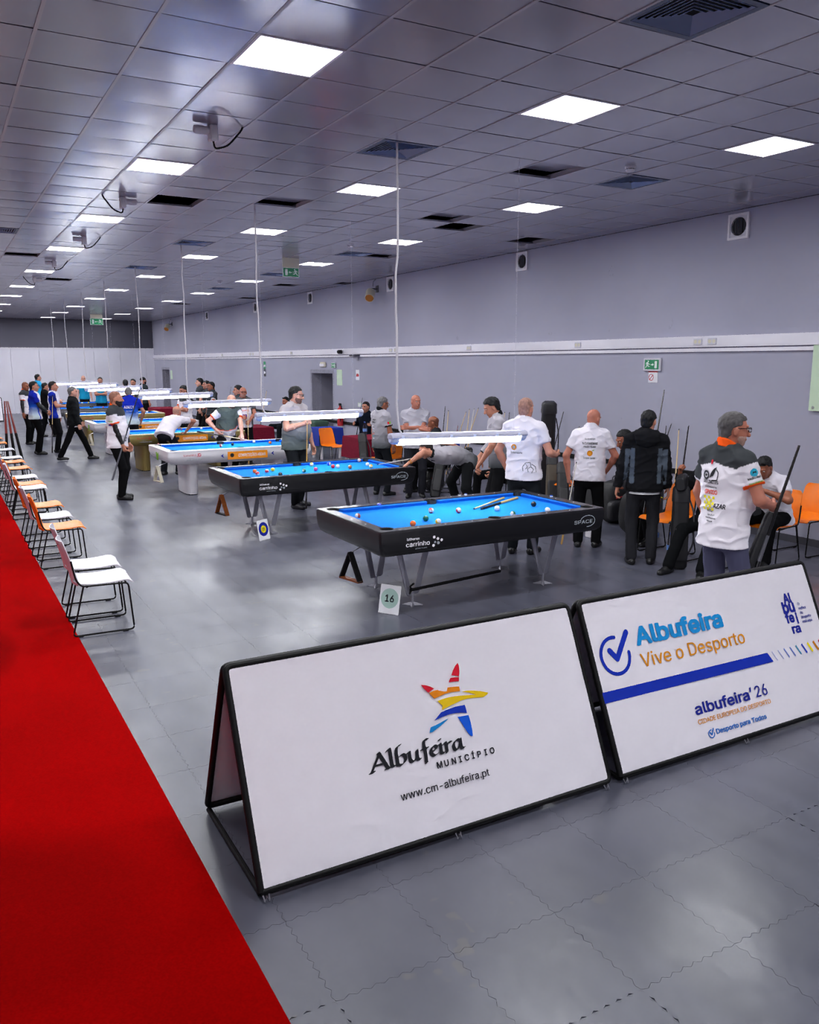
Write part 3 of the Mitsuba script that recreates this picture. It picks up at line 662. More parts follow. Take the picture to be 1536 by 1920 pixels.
def exit_sign(lb, M, w=.30, flip=False, case=True, depth=.03):
    t = thing('exit_sign', lb, 'exit sign'); h = w*.5
    obj('panel' if not case else 'case', xf(cbox((0, 0, -depth/2), (w*1.18 if case else w*1.04, h*1.3 if case else h*1.08, depth), .008), M), 'mat_vent_white' if case else 'mat_sign_white', t)
    obj('green_field', xf(prism(sbox(-w*.47, -h*.47, w*.47, h*.47), .003), M), 'mat_green', t)
    for nm, g in zip(('figure', 'arrow', 'door_mark'), runner_man(w*.92)):
        if flip: g = affinity.scale(g, -1, 1, origin=(0, 0))
        obj(nm, xf(prism(g, .002, .003), M), 'mat_sign_white', t)
    return t
MW = lambda y, z, x=WALLX-.035: frame((x, y, z), (0, -1, 0), (0, 0, 1), (-1, 0, 0))
MC = lambda x, y, z: frame((x, y, z), (1, 0, 0), (0, 0, 1), (0, -1, 0))
exit_sign('green exit sign with running figure on the wall above the no-smoking sign', MW(9.35, 2.26))
t = exit_sign('green exit sign hanging from the ceiling near the middle', MC(6.2, 15.7, CEIL-.27), .33, True, False, .012)
obj('hanger', cat_([box(6.03, 6.37, 15.69, 15.71, CEIL-.18, CEIL)]), 'mat_cream', t)
t = exit_sign('small green exit sign hanging far down the hall', MC(6.1, 37.5, CEIL-.3), .5, True, False, .012)
obj('hanger', cat_([box(5.86, 6.34, 37.49, 37.51, CEIL-.17, CEIL)]), 'mat_cream', t)
exit_sign('tall green exit sign on the wall beside the door recess', MW(21.05, 2.22), .26, False, False, .01)
t = thing('emergency_light', 'cream emergency light on the wall above the door recess', 'emergency light')
obj('housing', cbox((WALLX-.03, 21.75, 2.24), (.06, .34, .14), .02), 'mat_cream', t); obj('lens', cbox((WALLX-.065, 21.75, 2.225), (.012, .3, .08), .005), 'mat_white', t)
t = thing('no_smoking_sign', 'small white sign with a red prohibition ring under the exit sign', 'sign'); M = MW(9.34, 2.075, WALLX-.006)
obj('plate', xf(cbox((0, 0, -.002), (.19, .17, .006), .002), M), 'mat_white', t)
obj('red_band', xf(prism(sbox(-.095, .07, .095, .085), .001, .0015), M), 'mat_red', t)
obj('ring', xf(prism(affinity.translate(Point(0, 0).buffer(.05).difference(Point(0, 0).buffer(.041)).union(affinity.rotate(sbox(-.045, -.005, .045, .005), 45)), -.035, -.005), .001, .0015), M), 'mat_red', t)
for y, z, h, lb in [(20.72, 1.9, .42, 'pale green paper notice on the wall beside the door recess'), (39.2, 1.75, .4, 'pale green notice beside the far door')]:
    t = thing('wall_notice', lb, 'notice'); obj('sheet', box(WALLX-.004, WALLX, y-.17, y+.17, z-h/2, z+h/2), 'mat_paper_green', t); obj('print', cat_([box(WALLX-.005, WALLX-.003, y-.13, y+.13, z-h*.35+k*.05, z-h*.35+k*.05+.006) for k in range(6)]), 'mat_vent_white', t)
for y, z, lb in [(19.6, 1.98, 'small red and white fire sign on the wall right of the notice'), (19.5, 1.22, 'small yellow-green sticker on the wall above the fire extinguisher'), (26.6, 2.2, 'small green sign far along the side wall'), (26.6, 1.98, 'small dark sign under the far green sign')]:
    t = thing('wall_sign', lb, 'sign'); g = 'yellow' in lb
    obj('plate', box(WALLX-.006, WALLX, y-.1, y+.1, z-(.05 if g else .13), z+(.05 if g else .13)), 'mat_paper_green' if g else 'mat_white' if 'green' not in lb and 'dark' not in lb else 'mat_green' if 'green sign far' in lb else 'mat_grey_dark', t)
    obj('mark', box(WALLX-.008, WALLX-.005, y-.07, y+.07, z-.04, z+.03), 'mat_red' if 'red' in lb else 'mat_white', t)
t = thing('hanging_banner', 'pale green banner cut off by the right edge of the picture', 'banner')
obj('sheet', box(WALLX-.05, WALLX-.044, 5.0, 6.66, 1.70, 2.60), 'mat_paper_green', t); obj('eyelet', xf(lathe([(.008, 0), (.018, 0), (.018, .004), (.008, .004)], 12), frame((WALLX-.052, 6.60, 1.74), (0, -1, 0), (0, 0, 1), (-1, 0, 0))), 'mat_steel', t)
for k, (y, z, lb) in enumerate([(18.45, 3.94, 'white can spotlight with amber lens on the wall under the ceiling'), (38.6, 3.9, 'far white can spotlight high on the side wall')]):
    t = thing('wall_spotlight', lb, 'spotlight'); d = nrm([-.45, -.62, -.62]); ex = nrm(np.cross(d, [0, 0, 1])); M = frame((WALLX-.18, y, z+.05), ex, np.cross(d, ex), d)
    obj('can', xf(lathe([(0, -.02), (.05, -.02), (.10, .02), (.11, .05), (.11, .30), (.10, .30), (.10, .27), (0, .27)], 20), M), 'mat_cream', t, smooth=40)
    obj('lens', xf(lathe([(0, .285), (.098, .285), (.098, .295), (0, .295)], 20), M), 'mat_amber', t); mat('amber', '#a86a2c', .3)
    obj('bracket', cat_([rod((WALLX-.18, y, z+.1), (WALLX, y, z+.1), .02), box(WALLX-.02, WALLX, y-.06, y+.06, z+.02, z+.18)]), 'mat_grey_dark', t)
    obj('cable', tube([(WALLX-.1, y+.05, z+.15), (WALLX-.06, y+.1, z+.28), (WALLX-.02, y+.05, z+.33)], .006, 5), 'mat_black', t)
t = thing('security_camera', 'small black security camera on the white trunking', 'camera')
obj('mount', rod((WALLX, 20.3, 2.63), (WALLX-.1, 20.3, 2.6), .02), 'mat_white', t); obj('body', cbox((WALLX-.15, 20.35, 2.57), (.12, .09, .10), .02), 'mat_black', t); obj('lens', rod((WALLX-.21, 20.33, 2.57), (WALLX-.225, 20.32, 2.57), .03), 'mat_black_gloss', t)
t = thing('router', 'flat dark wireless router on the wall below the trunking', 'router')
obj('case', cbox((WALLX-.09, 19.55, 2.47), (.18, .34, .035), .01), 'mat_grey_dark', t); obj('foot', hull([(WALLX-.12, 19.6, 2.45), (WALLX-.04, 19.5, 2.45), (WALLX-.02, 19.6, 2.45), (WALLX-.02, 19.55, 2.33)]), 'mat_vent_white', t)
# ---------------------------------------------------------------- A-frame advertising boards
def f_cloth_b(p, n, uv): return .004*fb_(p.x*3.1+p.z*2, p.z*4.2-p.x, 1.0, 3)+.0025*(1-dr.abs(2*n_(p.x*2.2+p.z*5, p.z*6-p.x*3.1, 4.0)-1))**6
scene['mat_banner'] = {'type': 'twosided', 'bsdf': {'type': 'bumpmap', 'scale': 1.0, 'tex': mikit.proc(f_cloth_b, 4e-3), 'bsdf': {'type': 'principled', 'base_color': {'type': 'rgb', 'value': [float(x) for x in lin('#e2dde6')]}, 'roughness': .6, 'specular': .3}}}
PAL = {'bk': '#15161d', 'red': '#c8102a', 'or': '#dd7f0c', 'ye': '#e0bb0a', 'b1': '#0a2fa8', 'b2': '#0a55cf', 'cy': '#0f7cc2', 'sky': '#0f86c9', 'ochre': '#d58a1a', 'navy': '#141f86', 'roy': '#0b2aa6', 'pale': '#a9b0d8', 'mid': '#6477c4', 'teal': '#3b84ac', 'ye2': '#e6d21a', 'br': '#c77a1a', 'dred': '#b01428', 'todo': '#1560b4', 'white': '#e8e5ec', 'gry': '#9aa0a8', 'lime': '#7fb23a', 'yel': '#e8dc28', 'rd2': '#d8442a', 'aqua': '#28a0bf', 'purple': '#5b2c83'}
for k, v in PAL.items(): mat('ink_'+k, v, .6, spec=.25)
STAR = {'red': [[(2.242, .822), (2.228, .813), (2.209, .793), (2.193, .77), (2.213, .764), (2.234, .757), (2.242, .778), (2.245, .797), (2.246, .815)], [(2.183, .756), (2.205, .755), (2.232, .752), (2.227, .732), (2.197, .736), (2.169, .737), (2.176, .748)], [(2.007, .753), (2.026, .749), (2.049, .739), (2.074, .723), (2.056, .716), (2.039, .709), (2.021, .731)]],
        'or': [[(2.043, .705), (2.066, .711), (2.091, .712), (2.112, .702), (2.13, .696), (2.146, .694), (2.155, .713), (2.19, .709), (2.221, .705), (2.222, .682), (2.191, .685), (2.165, .687), (2.131, .685), (2.096, .679), (2.065, .674), (2.054, .69)]],
        'ye': [[(2.081, .658), (2.114, .662), (2.155, .663), (2.2, .66), (2.256, .653), (2.315, .645), (2.299, .653), (2.271, .665), (2.235, .676), (2.266, .675), (2.303, .668), (2.347, .656), (2.387, .641), (2.375, .633), (2.351, .626), (2.302, .633), (2.256, .637), (2.217, .635), (2.177, .628), (2.133, .619), (2.096, .611), (2.104, .63)]],
        'b1': [[(2.044, .569), (2.064, .583), (2.087, .599), (2.126, .605), (2.176, .61), (2.231, .608), (2.234, .588), (2.234, .567), (2.209, .574), (2.173, .58), (2.135, .582), (2.089, .577)]],
        'b2': [[(2.177, .558), (2.208, .556), (2.24, .554), (2.244, .522), (2.244, .486), (2.241, .455), (2.236, .448), (2.228, .453), (2.214, .475), (2.197, .514)]],
        'cy': [[(2.012, .54), (2.048, .545), (2.087, .554), (2.119, .561), (2.097, .549), (2.063, .534), (2.031, .522), (2.015, .516), (2.001, .518)]]}
def nib(strokes, w=.19, a=32):
    """broad-nib pen lettering: strokes are polylines, the nib a short slanted edge"""
    d = np.array([math.cos(math.radians(a)), math.sin(math.radians(a))])*w/2; g = []
    for s in strokes:
        s = np.array(s, float)
        if len(s) > 2:
            t = np.linspace(0, len(s)-1, (len(s)-1)*6+1); i = np.clip(t.astype(int), 0, len(s)-2); f = (t-i)[:, None]
            P = lambda k: s[np.clip(k, 0, len(s)-1)]
            s = .5*((2*P(i))+(P(i+1)-P(i-1))*f+(2*P(i-1)-5*P(i)+4*P(i+1)-P(i+2))*f**2+(3*P(i)-P(i-1)-3*P(i+1)+P(i+2))*f**3)
        for p, q in zip(s[:-1], s[1:]): g.append(MultiPoint([p+d, p-d, q+d, q-d]).convex_hull.buffer(.012))
    return union_all(g)
GL = {'A': ([[(.0, .02), (.2, .02)], [(.08, .03), (.62, 1.0)], [(.56, 1.02), (.62, .98), (.94, .05)], [(.82, .03), (1.06, .03)], [(.28, .36), (.78, .36)]], 1.02),
      'l': ([[(.0, 1.02), (.16, 1.12), (.16, .6), (.16, .1), (.3, .06)]], .36), 'b': ([[(.40, 1.2), (.22, 1.12), (.12, .8), (.10, .05)], [(.1, .05), (.3, .02), (.52, .2), (.56, .45), (.42, .62), (.2, .5)]], .68),
      'u': ([[(.0, .58), (.12, .64), (.1, .3), (.16, .06), (.32, .05), (.5, .28), (.54, .62)], [(.54, .64), (.52, .12), (.66, .06)]], .70), 'f': ([[(.52, 1.12), (.36, 1.14), (.28, .9), (.28, .3), (.24, -.26)], [(.1, .6), (.46, .62)]], .50),
      'e': ([[(.1, .32), (.34, .38), (.44, .54), (.3, .64), (.12, .46), (.1, .22), (.24, .04), (.48, .14)]], .54), 'i': ([[(.0, .58), (.13, .64), (.12, .12), (.26, .06)], [(.13, .93), (.16, .9)]], .32),
      'r': ([[(.0, .58), (.12, .64), (.11, .04)], [(.12, .4), (.28, .62), (.42, .6)]], .44), 'a': ([[(.5, .6), (.3, .64), (.1, .4), (.12, .1), (.28, .06), (.48, .36), (.52, .62)], [(.53, .66), (.51, .12), (.66, .05)]], .68)}
def pen_word(word, width, h):
    x, g = 0, []
    for ch in word:
        s, adv = GL[ch]; g.append(affinity.translate(nib(s), x, 0)); x += adv
    return affinity.scale(union_all(g), width/x, h, origin=(0, 0))
BH, BT = .925, .42
bl_ = math.hypot(BH, BT); BUP = np.array([0, BT, BH])/bl_; BN = np.array([0, -BH, BT])/bl_
def board(x0, w, y0, lb, group='A-frame advertising boards'):
    t = thing('advertising_board', lb, 'advertising board', group)
    Mf = frame((x0, y0, .018), (1, 0, 0), BUP, BN)
    yb = y0+2*BT; Mb = frame((x0+w, yb, .018), (-1, 0, 0), np.array([0, -BT, BH])/bl_, np.array([0, BH, BT])/bl_)
    for nm, M in (('front', Mf), ('back', Mb)):
        r = .017
        loop = fillet([(r, r, 0), (w/2, r, 0), (w-r, r, 0), (w-r, bl_-r, 0), (r, bl_-r, 0), (r, r, 0)], .03, 4)
        obj(nm+'_frame', xf(tube(loop, r, 8), M), 'mat_black', t, smooth=60)
        cl = grid_surface(60, 30, lambda u, v: np.c_[.02+u*(w-.04), .02+v*(bl_-.04), .011+.002*np.sin(u*7+v*3)*np.minimum(1, 12*np.minimum(np.minimum(u, 1-u), np.minimum(v, 1-v)))+.003*(meshkit.fbm(np.c_[u*6+v*2, v*5-u, u*0], 3)-.5)])
        bk = cl.copy(); bk.vertices[:, 2] -= .003; bk.invert()
        obj(nm+'_banner', xf(cat_([cl, bk]), M), 'mat_banner', t, smooth=60)
    for xx in (x0+.02, x0+w-.02):
        obj('strut', rod((xx, y0+.02, .02), (xx, yb-.02, .02), .014), 'mat_black', t)
    for xx in (x0+.03, x0+w*.5, x0+w-.06):
        obj('clip', tube([(xx-.012, y0-.012, .03), (xx-.008, y0-.028, .008), (xx, y0-.03, .032), (xx+.012, y0-.028, .008), (xx+.016, y0-.012, .03)], .0035, 5), 'mat_steel', t)
    return t, Mf
def ink(t, M, g, col, name='print', z=.0145):
    m = prism(g, .0012) if not isinstance(g, trimesh.Trimesh) else g.copy()
    m.apply_translation([0, 0, z]); return obj(name, xf(m, M), 'mat_ink_'+col, t)
def word(t, M, s, x, y, h, width, col, bold=False, name='lettering'):
    m = text(s, h, .0012, bold, width, center=False); m.apply_translation([x, y, 0]); return ink(t, M, m, col, name)
B1X, B2X = 1.022, 3.108
t, M = board(B1X, 2.035, 3.16, 'white A-frame board with the coloured star and Albufeira Município lettering')
for col, ps in STAR.items():
    for p in ps: ink(t, M, Polygon([(a-B1X, b-.018) for a, b in p]).buffer(.0006), col, 'star_piece')
w = pen_word('Albufeira', .535, .078); ink(t, M, affinity.translate(w, 1.643-B1X, .382), 'bk', 'lettering')
x = 2.003-B1X
for ch, wd in zip('MUNICÍPIO', (.036, .031, .034, .008, .032, .016, .026, .008, .036)):
    m = text(ch, .029, .0012, 1, None, False); m.apply_translation([x, .322, 0]); ink(t, M, m, 'bk', 'lettering'); x += .0432 if ch not in 'IÍ' else .034
word(t, M, 'www.cm-albufeira.pt', 1.776-B1X, .222, .036, .513, 'bk')
t, M = board(B2X, 2.04, 3.16, 'white A-frame board with the blue tick ring and Albufeira Vive o Desporto lettering')
ox = B2X; oy = .018
def arc(cx, cy, rx, ry, a0, a1, wd):
    a = np.radians(np.linspace(a0, a1, 50)); return LineString(np.c_[cx+rx*np.cos(a), cy+ry*np.sin(a)]).buffer(wd/2)
ink(t, M, arc(3.29-ox, .682-oy, .105, .105, 78, 362, .02), 'roy', 'ring'); ink(t, M, LineString([(3.256-ox, .715-oy), (3.298-ox, .662-oy), (3.41-ox, .80-oy)]).buffer(.0165), 'roy', 'tick')
word(t, M, 'Albufeira', 3.47-ox, .715-oy, .098, .742, 'sky', 2); word(t, M, 'Vive o Desporto', 3.472-ox, .582-oy, .078, .89, 'ochre')
ink(t, M, Polygon([(3.125-ox, .497-oy), (4.527-ox, .487-oy), (4.561-ox, .424-oy), (3.125-ox, .436-oy)]), 'roy', 'stripe')
for k, (col, wd) in enumerate(zip(('pale', 'pale', 'mid', 'mid', 'teal', 'b1', 'ye2', 'br', 'dred', 'dred'), (.005, .006, .007, .009, .010, .012, .016, .017, .017, .017))):
    x = 4.572-ox+k*.0595; ink(t, M, LineString([(x, .486-oy), (x+.032, .424-oy)]).buffer(wd/2, cap_style=2), col, 'tick_mark')
for s, x, y, h, wd in (('Al', 4.822, .768, .062, .08), ('bu', 4.79, .706, .072, .12), ('fe', 4.79, .640, .062, .085), ('i', 4.893, .625, .066, .017), ('ra', 4.822, .566, .056, .085)):
    word(t, M, s, x-ox, y-oy, h, wd, 'navy', 2)
for k, s in enumerate(('O', 'melhor', 'do', 'desporto', 'está aqui.')): word(t, M, s, 4.945-ox, .738-oy-.030*k, .019, (.019, .075, .03, .1, .105)[k], 'navy')
word(t, M, 'albufeira', 3.784-ox, .240-oy, .062, .478, 'navy', 1); word(t, M, '’', 4.275-ox, .245-oy, .062, .016, 'navy', True); word(t, M, '26', 4.322-ox, .240-oy, .068, .108, 'navy')
word(t, M, 'CIDADE EUROPEIA DO DESPORTO', 3.784-ox, .183-oy, .027, .648, 'ochre'); word(t, M, 'Desporto para Todos', 3.908-ox, .103-oy, .027, .45, 'todo', 1)
ink(t, M, arc(3.865-ox, .112-oy, .024, .022, 78, 362, .005), 'todo', 'ring'); ink(t, M, LineString([(3.855-ox, .12-oy), (3.866-ox, .106-oy), (3.888-ox, .138-oy)]).buffer(.004), 'todo', 'tick')
for k, (x, s) in enumerate(((.35, 'Albufeira'), (2.45, 'Desporto'))):
    if k == 0:
        t, M = board(.25, 2.0, 36.8, 'far white advertising board at the end of the hall, with small lettering')
        word(t, M, 'Albufeira', .7, .42, .12, .62, 'bk'); ink(t, M, Polygon([(1.45, .5), (1.62, .56), (1.55, .75), (1.5, .62)]), 'b1'); ink(t, M, Polygon([(1.4, .62), (1.7, .62), (1.6, .68)]), 'ye')

# ---------------------------------------------------------------- pool tables
TL, TW = 2.62, 1.45
def f_cl(p, n, uv): return mx_(lin('#0a66bd'), lin('#0d6fc5'), n_(p.x*300, p.y*300, 0))
mat('cloth_blue', mikit.proc(f_cl), .9, spec=.15); mat('cushion_blue', '#0d5fbc', .85, spec=.15)
def f_lea(p, n, uv): return mi.Float(.30)+.12*n_(p.x*30, p.y*30, p.z*30)
mat('tbl_black', '#0e0d10', .34, spec=.5); mat('tbl_white', '#dad7dd', .3, spec=.5); mat('tbl_gold', '#8d7a45', .42, .45); mat('tbl_grey', '#55545d', .4); mat('rail_black', '#18171b', .26, spec=.6); mat('rail_white', '#e6e3e8', .25, spec=.6); mat('rail_gold', '#d8cfae', .3); mat('pocket', '#070708', .6); mat('leg_silver', '#8f8e99', .42, .6); mat('sight', '#d8d6da', .3)
mat('paper_orange', '#e58a14', .6); mat('paper_white', '#e6e6ea', .6)
def table_parts(kind):
    D = {'space': ('mat_tbl_black', 'mat_rail_black'), 'dark': ('mat_tbl_grey', 'mat_rail_black'), 'white': ('mat_tbl_white', 'mat_rail_white'), 'gold': ('mat_tbl_gold', 'mat_rail_gold')}[kind]
    R = []
    prof = ((.800, 0, .03), (.785, .004, .03), (.735, .0, .035), (.70, .004, .04), (.66, .02, .05), (.62, .05, .06), (.585, .10, .08), (.57, .14, .09)) if kind != 'space' else ((.800, .0, .03), (.735, .0, .032), (.70, .003, .032), (.65, .010, .035), (.605, .026, .04), (.58, .055, .05), (.57, .09, .06))
    R.append(('cabinet', loft([rrect(TL-2*i*1.0, TW-2*i, r, z, 5) for z, i, r in prof][::-1]+[rrect(TL-.06, TW-.06, .02, .800, 5), rrect(TL-.06, TW-.06, .02, .745, 5)]), D[0], 40))
    oW, oL = TW/2-.125, TL/2-.125
    pk = [(sx*(oL-.01), sy*(oW-.01), .062) for sx in (1, -1) for sy in (1, -1)]+[(0, sy*(oW+.012), .062) for sy in (1, -1)]
    holes = union_all([Point(x, y).buffer(r, 12) for x, y, r in pk])
    outer = Polygon(rrect(TL-.004, TW-.004, .03, 0, 5)[:, :2]); inner = sbox(-oL, -oW, oL, oW)
    R.append(('rail', cat_([prism(outer.difference(inner).difference(holes), .016, .800), prism(outer.buffer(-.008).difference(inner).difference(holes), .004, .816)]), D[1], False))
    R.append(('bed', prism(inner.difference(holes), .03, .748), 'mat_cloth_blue', False))
    cw = .052
    for s in (1, -1):
        for a, b in ((-oL+.075, -.062), (.062, oL-.075)):
            P = [(a, s*oW), (b, s*oW), (b-.035*(1 if b > 0 and a > 0 else .4), s*(oW-cw)), (a+.035*(1 if a < 0 and b < 0 else .4), s*(oW-cw))]
            top = [(x, y, .812) for x, y in P[:2]]+[(x, y, .808) for x, y in P[2:]]; bot = [(x, y, .778) for x, y in P[:2]]+[(x, y+s*.012, .778) for x, y in P[2:]]
            R.append(('cushion', hull(top+bot), 'mat_cushion_blue', False))
    for s in (1, -1):
        P = [(s*oL, -oW+.075), (s*oL, oW-.075), (s*(oL-cw), oW-.11), (s*(oL-cw), -oW+.11)]
        top = [(x, y, .812) for x, y in P[:2]]+[(x, y, .808) for x, y in P[2:]]; bot = [(x, y, .778) for x, y in P[:2]]+[(x+s*.012, y, .778) for x, y in P[2:]]
        R.append(('cushion', hull(top+bot), 'mat_cushion_blue', False))
    for x, y, r in pk:
        m = lathe([(r+.004, .821), (r+.004, .70), (0, .69), (0, .695), (r-.002, .705), (r-.002, .815), (r+.004, .8215)], 20); m.apply_translation([x, y, 0]); R.append(('pocket', m, 'mat_pocket', False))
    sg = []
    for k in range(1, 8):
        if k != 4:
            for s in (1, -1): sg.append(((-oL+k*oL/4, s*(oW+.06)), 0))
    for k in range(1, 4):
        for s in (1, -1): sg.append(((s*(oL+.06), -oW+k*oW/2), 0))
    R.append(('sight', cat_([prism(Point(p).buffer(.008, 4), .0012, .820) for p, _ in sg]), 'mat_sight', 'stuff'))
    if kind in ('space', 'dark'):
        for sx in (1, -1):
            for sy in (1, -1):
                fx, fy = sx*.79, sy*.385
                for q in (1, -1):
                    # blades: broad at the foot, narrow under the cabinet
                    tx, ty = fx+q*.15, fy+q*sy*.03
                    b0 = [(fx+q*.012, fy+.016*q, .10), (fx+q*.085, fy+.03*q, .12), (fx+q*.02, fy-.004+.016*q, .10), (fx+q*.085, fy-.016+.03*q, .12)]
                    u0 = [(tx-.028, ty+.01, .60), (tx+.028, ty+.01, .60), (tx-.028, ty-.01, .60), (tx+.028, ty-.01, .60)]
                    R.append(('leg_blade', hull(b0+u0+[(fx+q*.07, fy+.02*q, .10)]), 'mat_leg_silver', False))
                st = []
                for k in range(4):
                    a = math.radians(45+90*k+12); st += [hull([(fx+.10*math.cos(a), fy+.10*math.sin(a), .0), (fx+.10*math.cos(a), fy+.10*math.sin(a), .007), (fx+.03*math.cos(a+.9), fy+.03*math.sin(a+.9), 0), (fx+.03*math.cos(a-.9), fy+.03*math.sin(a-.9), 0), (fx, fy, .035)])]
                R.append(('foot', cat_(st+[rod((fx, fy, .02), (fx, fy, .115), .014, n=8)]), 'mat_silver', False))
        R.append(('underframe', cat_([box(-.95, .95, -.42, -.36, .55, .60), box(-.95, .95, .36, .42, .55, .60)]), 'mat_black', False))
    else:
        for sx in (1, -1):
            rings = []
            for z, g in ((0.0, .0), (.02, .0), (.3, .0), (.6, .02)):
                a = np.linspace(0, 2*np.pi, 28, endpoint=False); rings.append(np.c_[sx*.80+(.115+g)*np.sign(np.cos(a))*np.abs(np.cos(a))**.6, (.40+g)*np.sign(np.sin(a))*np.abs(np.sin(a))**.7, np.full(28, z+.012)])
            R.append(('pedestal', loft(rings), D[0], 40))
            R.append(('foot', prism(Polygon(rings[0][:, :2]).buffer(-.012), .014, 0), 'mat_black', False))
    return R
def side_M(y=-TW/2-.001, z=.69): return frame((0, y, z), (1, 0, 0), (0, 0, 1), (0, -1, 0))
def logos(kind):
    L = []
    M = side_M()
    def W(s, x, z, h, wd, m, bold=False, nm='lettering'): q = text(s, h, .0012, bold, wd); q.apply_translation([x, z, 0]); L.append((nm, xf(q, M), m))
    if kind in ('space', 'dark'):
        W('bilhares', -.975, .030, .022, .13, 'mat_ink_white', True); W('carrinho', -.925, -.028, .040, .25, 'mat_ink_white', True); W('pool cues', -.89, -.056, .011, .12, 'mat_ink_gry')
        for x, z, r in ((-.755, .036, .014), (-.715, .018, .014), (-.675, .002, .014), (-.745, -.012, .012), (-.71, -.022, .015), (-.762, -.042, .014)): L.append(('logo_dot', xf(prism(affinity.translate(Point(0, 0).buffer(r, 6), x, z), .0012), M), 'mat_ink_white' if r > .0125 and r < .0149 else 'mat_ink_gry'))
        W('SPACE', 1.02, -.01, .036, .24, 'mat_ink_gry', True)
        L.append(('swoosh', xf(prism(arc(1.075, .012, .095, .058, 165, -95, .008), .0012), M), 'mat_ink_gry'))
    else:
        W('BILHARES', -.93, .03, .032, .21, 'mat_ink_dred'); W('JD', -.775, .02, .055, .075, 'mat_ink_dred', True); W('snooker & pool', -.9, -.005, .012, .1, 'mat_ink_gry'); W('bilharesjd', -.86, -.04, .018, .25, 'mat_ink_gry', True)
        L.append(('orange_panel', xf(prism(sbox(-.27, -.062, .46, .075), .001), M), 'mat_paper_orange'))
        L.append(('emblem', xf(prism(affinity.translate(Point(0, 0).buffer(.034), -.19, .012), .002), M), 'mat_ink_bk'))
        q = text('COMPETIÇÕES ABDAA', .052, .0022, True, .5); q.apply_translation([.175, -.02, 0]); L.append(('lettering', xf(q, M), 'mat_ink_white'))
        for x in (-.36, .56): L.append(('logo_mark', xf(prism(Polygon([(x-.03, .01), (x+.02, .045), (x+.005, .01), (x+.03, -.03)]), .001), M), 'mat_ink_navy'))
        Me = frame((-TL/2-.0, 0, .69), (0, -1, 0), (0, 0, 1), (-1, 0, 0)); L.append(('end_logo', xf(prism(LineString([(-.06, .05), (-.03, -.07), (0, .02), (.03, -.07), (.06, .05)]).buffer(.008), .012), Me), 'mat_ink_lime'))
    return L
PROT = {}
for k in ('space', 'dark', 'white', 'gold'):
    PROT[k] = [(n, mikit.ply(m, mt, smooth=(s if s not in ('stuff',) else False)), s == 'stuff') for n, m, mt, s in table_parts(k)]+[(n, mikit.ply(m, mt), False) for n, m, mt in logos(k)]
TABLES = [(7.12, 'space', 'black pool table with silver V legs nearest the camera, beside the number 16 card'), (11.05, 'space', 'second black pool table, the one the bending player is shooting on'), (14.92, 'white', 'white pool table with an orange competition panel, third from the camera'), (18.7, 'gold', 'gold pool table behind the white one, with the bending man in white beside it'),
          (22.45, 'white', 'second white pool table, in front of the man in the blue shirt'), (26.15, 'gold', 'far gold pool table with one white ball at its right end'), (29.9, 'dark', 'far grey pool table, seventh from the camera'), (33.6, 'dark', 'farthest dark pool table with several balls on it')]
TX = 4.61
for y, kind, lb in TABLES:
    t = thing('pool_table', lb, 'pool table', 'row of pool tables'); X = T().translate([TX, y, 0])
    for n, d, st in PROT[kind]:
        k = reuse(n, d, t, X)
        if st: tag(k, kind='stuff')
# triangle racks hanging from the table ends, and the lamps over the tables
for (y, x), mt, mt2, lb in [((6.95, 3.27), 'mat_black', 'mat_wood', 'dark wooden ball triangle hanging under the end of the nearest pool table'), ((10.95, 3.24), 'mat_wood', 'mat_black', 'brown wooden ball triangle hanging under the second black table'), ((14.6, 3.22), 'mat_cream', 'mat_cream', 'cream ball triangle hanging under the end of the white table'), ((22.1, 3.26), 'mat_cream', 'mat_cream', 'cream ball triangle under the second white table'), ((29.6, 3.2), 'mat_wood', 'mat_cream', 'far pale ball triangle under the seventh table')]:
    if 'mat_wood' not in scene:
        def f_wood(p, n, uv): return mx_(lin('#5d2f14'), lin('#8a4a1f'), fb_(p.x*14, p.y*14, p.z*50, 3))
        mat('wood', mikit.proc(f_wood), .35)
    t = thing('ball_rack', lb, 'triangle rack'); dz = .565
    c = [(x, y, dz-.03), (x-.03, y+.14, dz-.29), (x+.03, y-.14, dz-.29)]
    ring = fillet([c[0], c[1], c[2], c[0], c[1]], .04, 5)[3:-6]
    def bar(a, b, nm, m):
        a, b = np.array(a), np.array(b); d = nrm(b-a); n = np.array([1, .2, 0]); n = nrm(n-(n@d)*d); s = np.cross(d, n); H_ = []
        for p in (a-d*.006, b+d*.006):
            for i in (1, -1):
                for j in (1, -1): H_.append(p+n*i*.028+s*j*.008)
        obj(nm, hull(H_), m, t)
    bar(c[0], c[1], 'side', mt); bar(c[0], c[2], 'side', mt); bar(c[1], c[2], 'base_bar', mt2)
    obj('hook', tube([(x, y, dz-.03), (x+.05, y, dz-.01), (x+.16, y, dz+.03)], .005, 5), 'mat_steel', t)
lamp_h = loft([np.c_[np.full(14, xx), w_*np.array([math.cos(a) for a in np.linspace(0, 2*np.pi, 14, endpoint=False)]), h_*np.array([max(math.sin(a), -.25) for a in np.linspace(0, 2*np.pi, 14, endpoint=False)])] for xx, w_, h_ in ((-.825, .035, .03), (-.815, .055, .045), (.815, .055, .045), (.825, .035, .03))])
mat('lamp_body', '#a9a8bb', .4); mat('lamp_clear', '#c9d3ee', .2, spec=.6)
lens = loft([np.c_[np.full(14, xx), .052*np.array([math.cos(a) for a in np.linspace(0, 2*np.pi, 14, endpoint=False)]), -.012+.066*np.array([min(math.sin(a), .15) for a in np.linspace(0, 2*np.pi, 14, endpoint=False)])] for xx in (-.735, .735)])
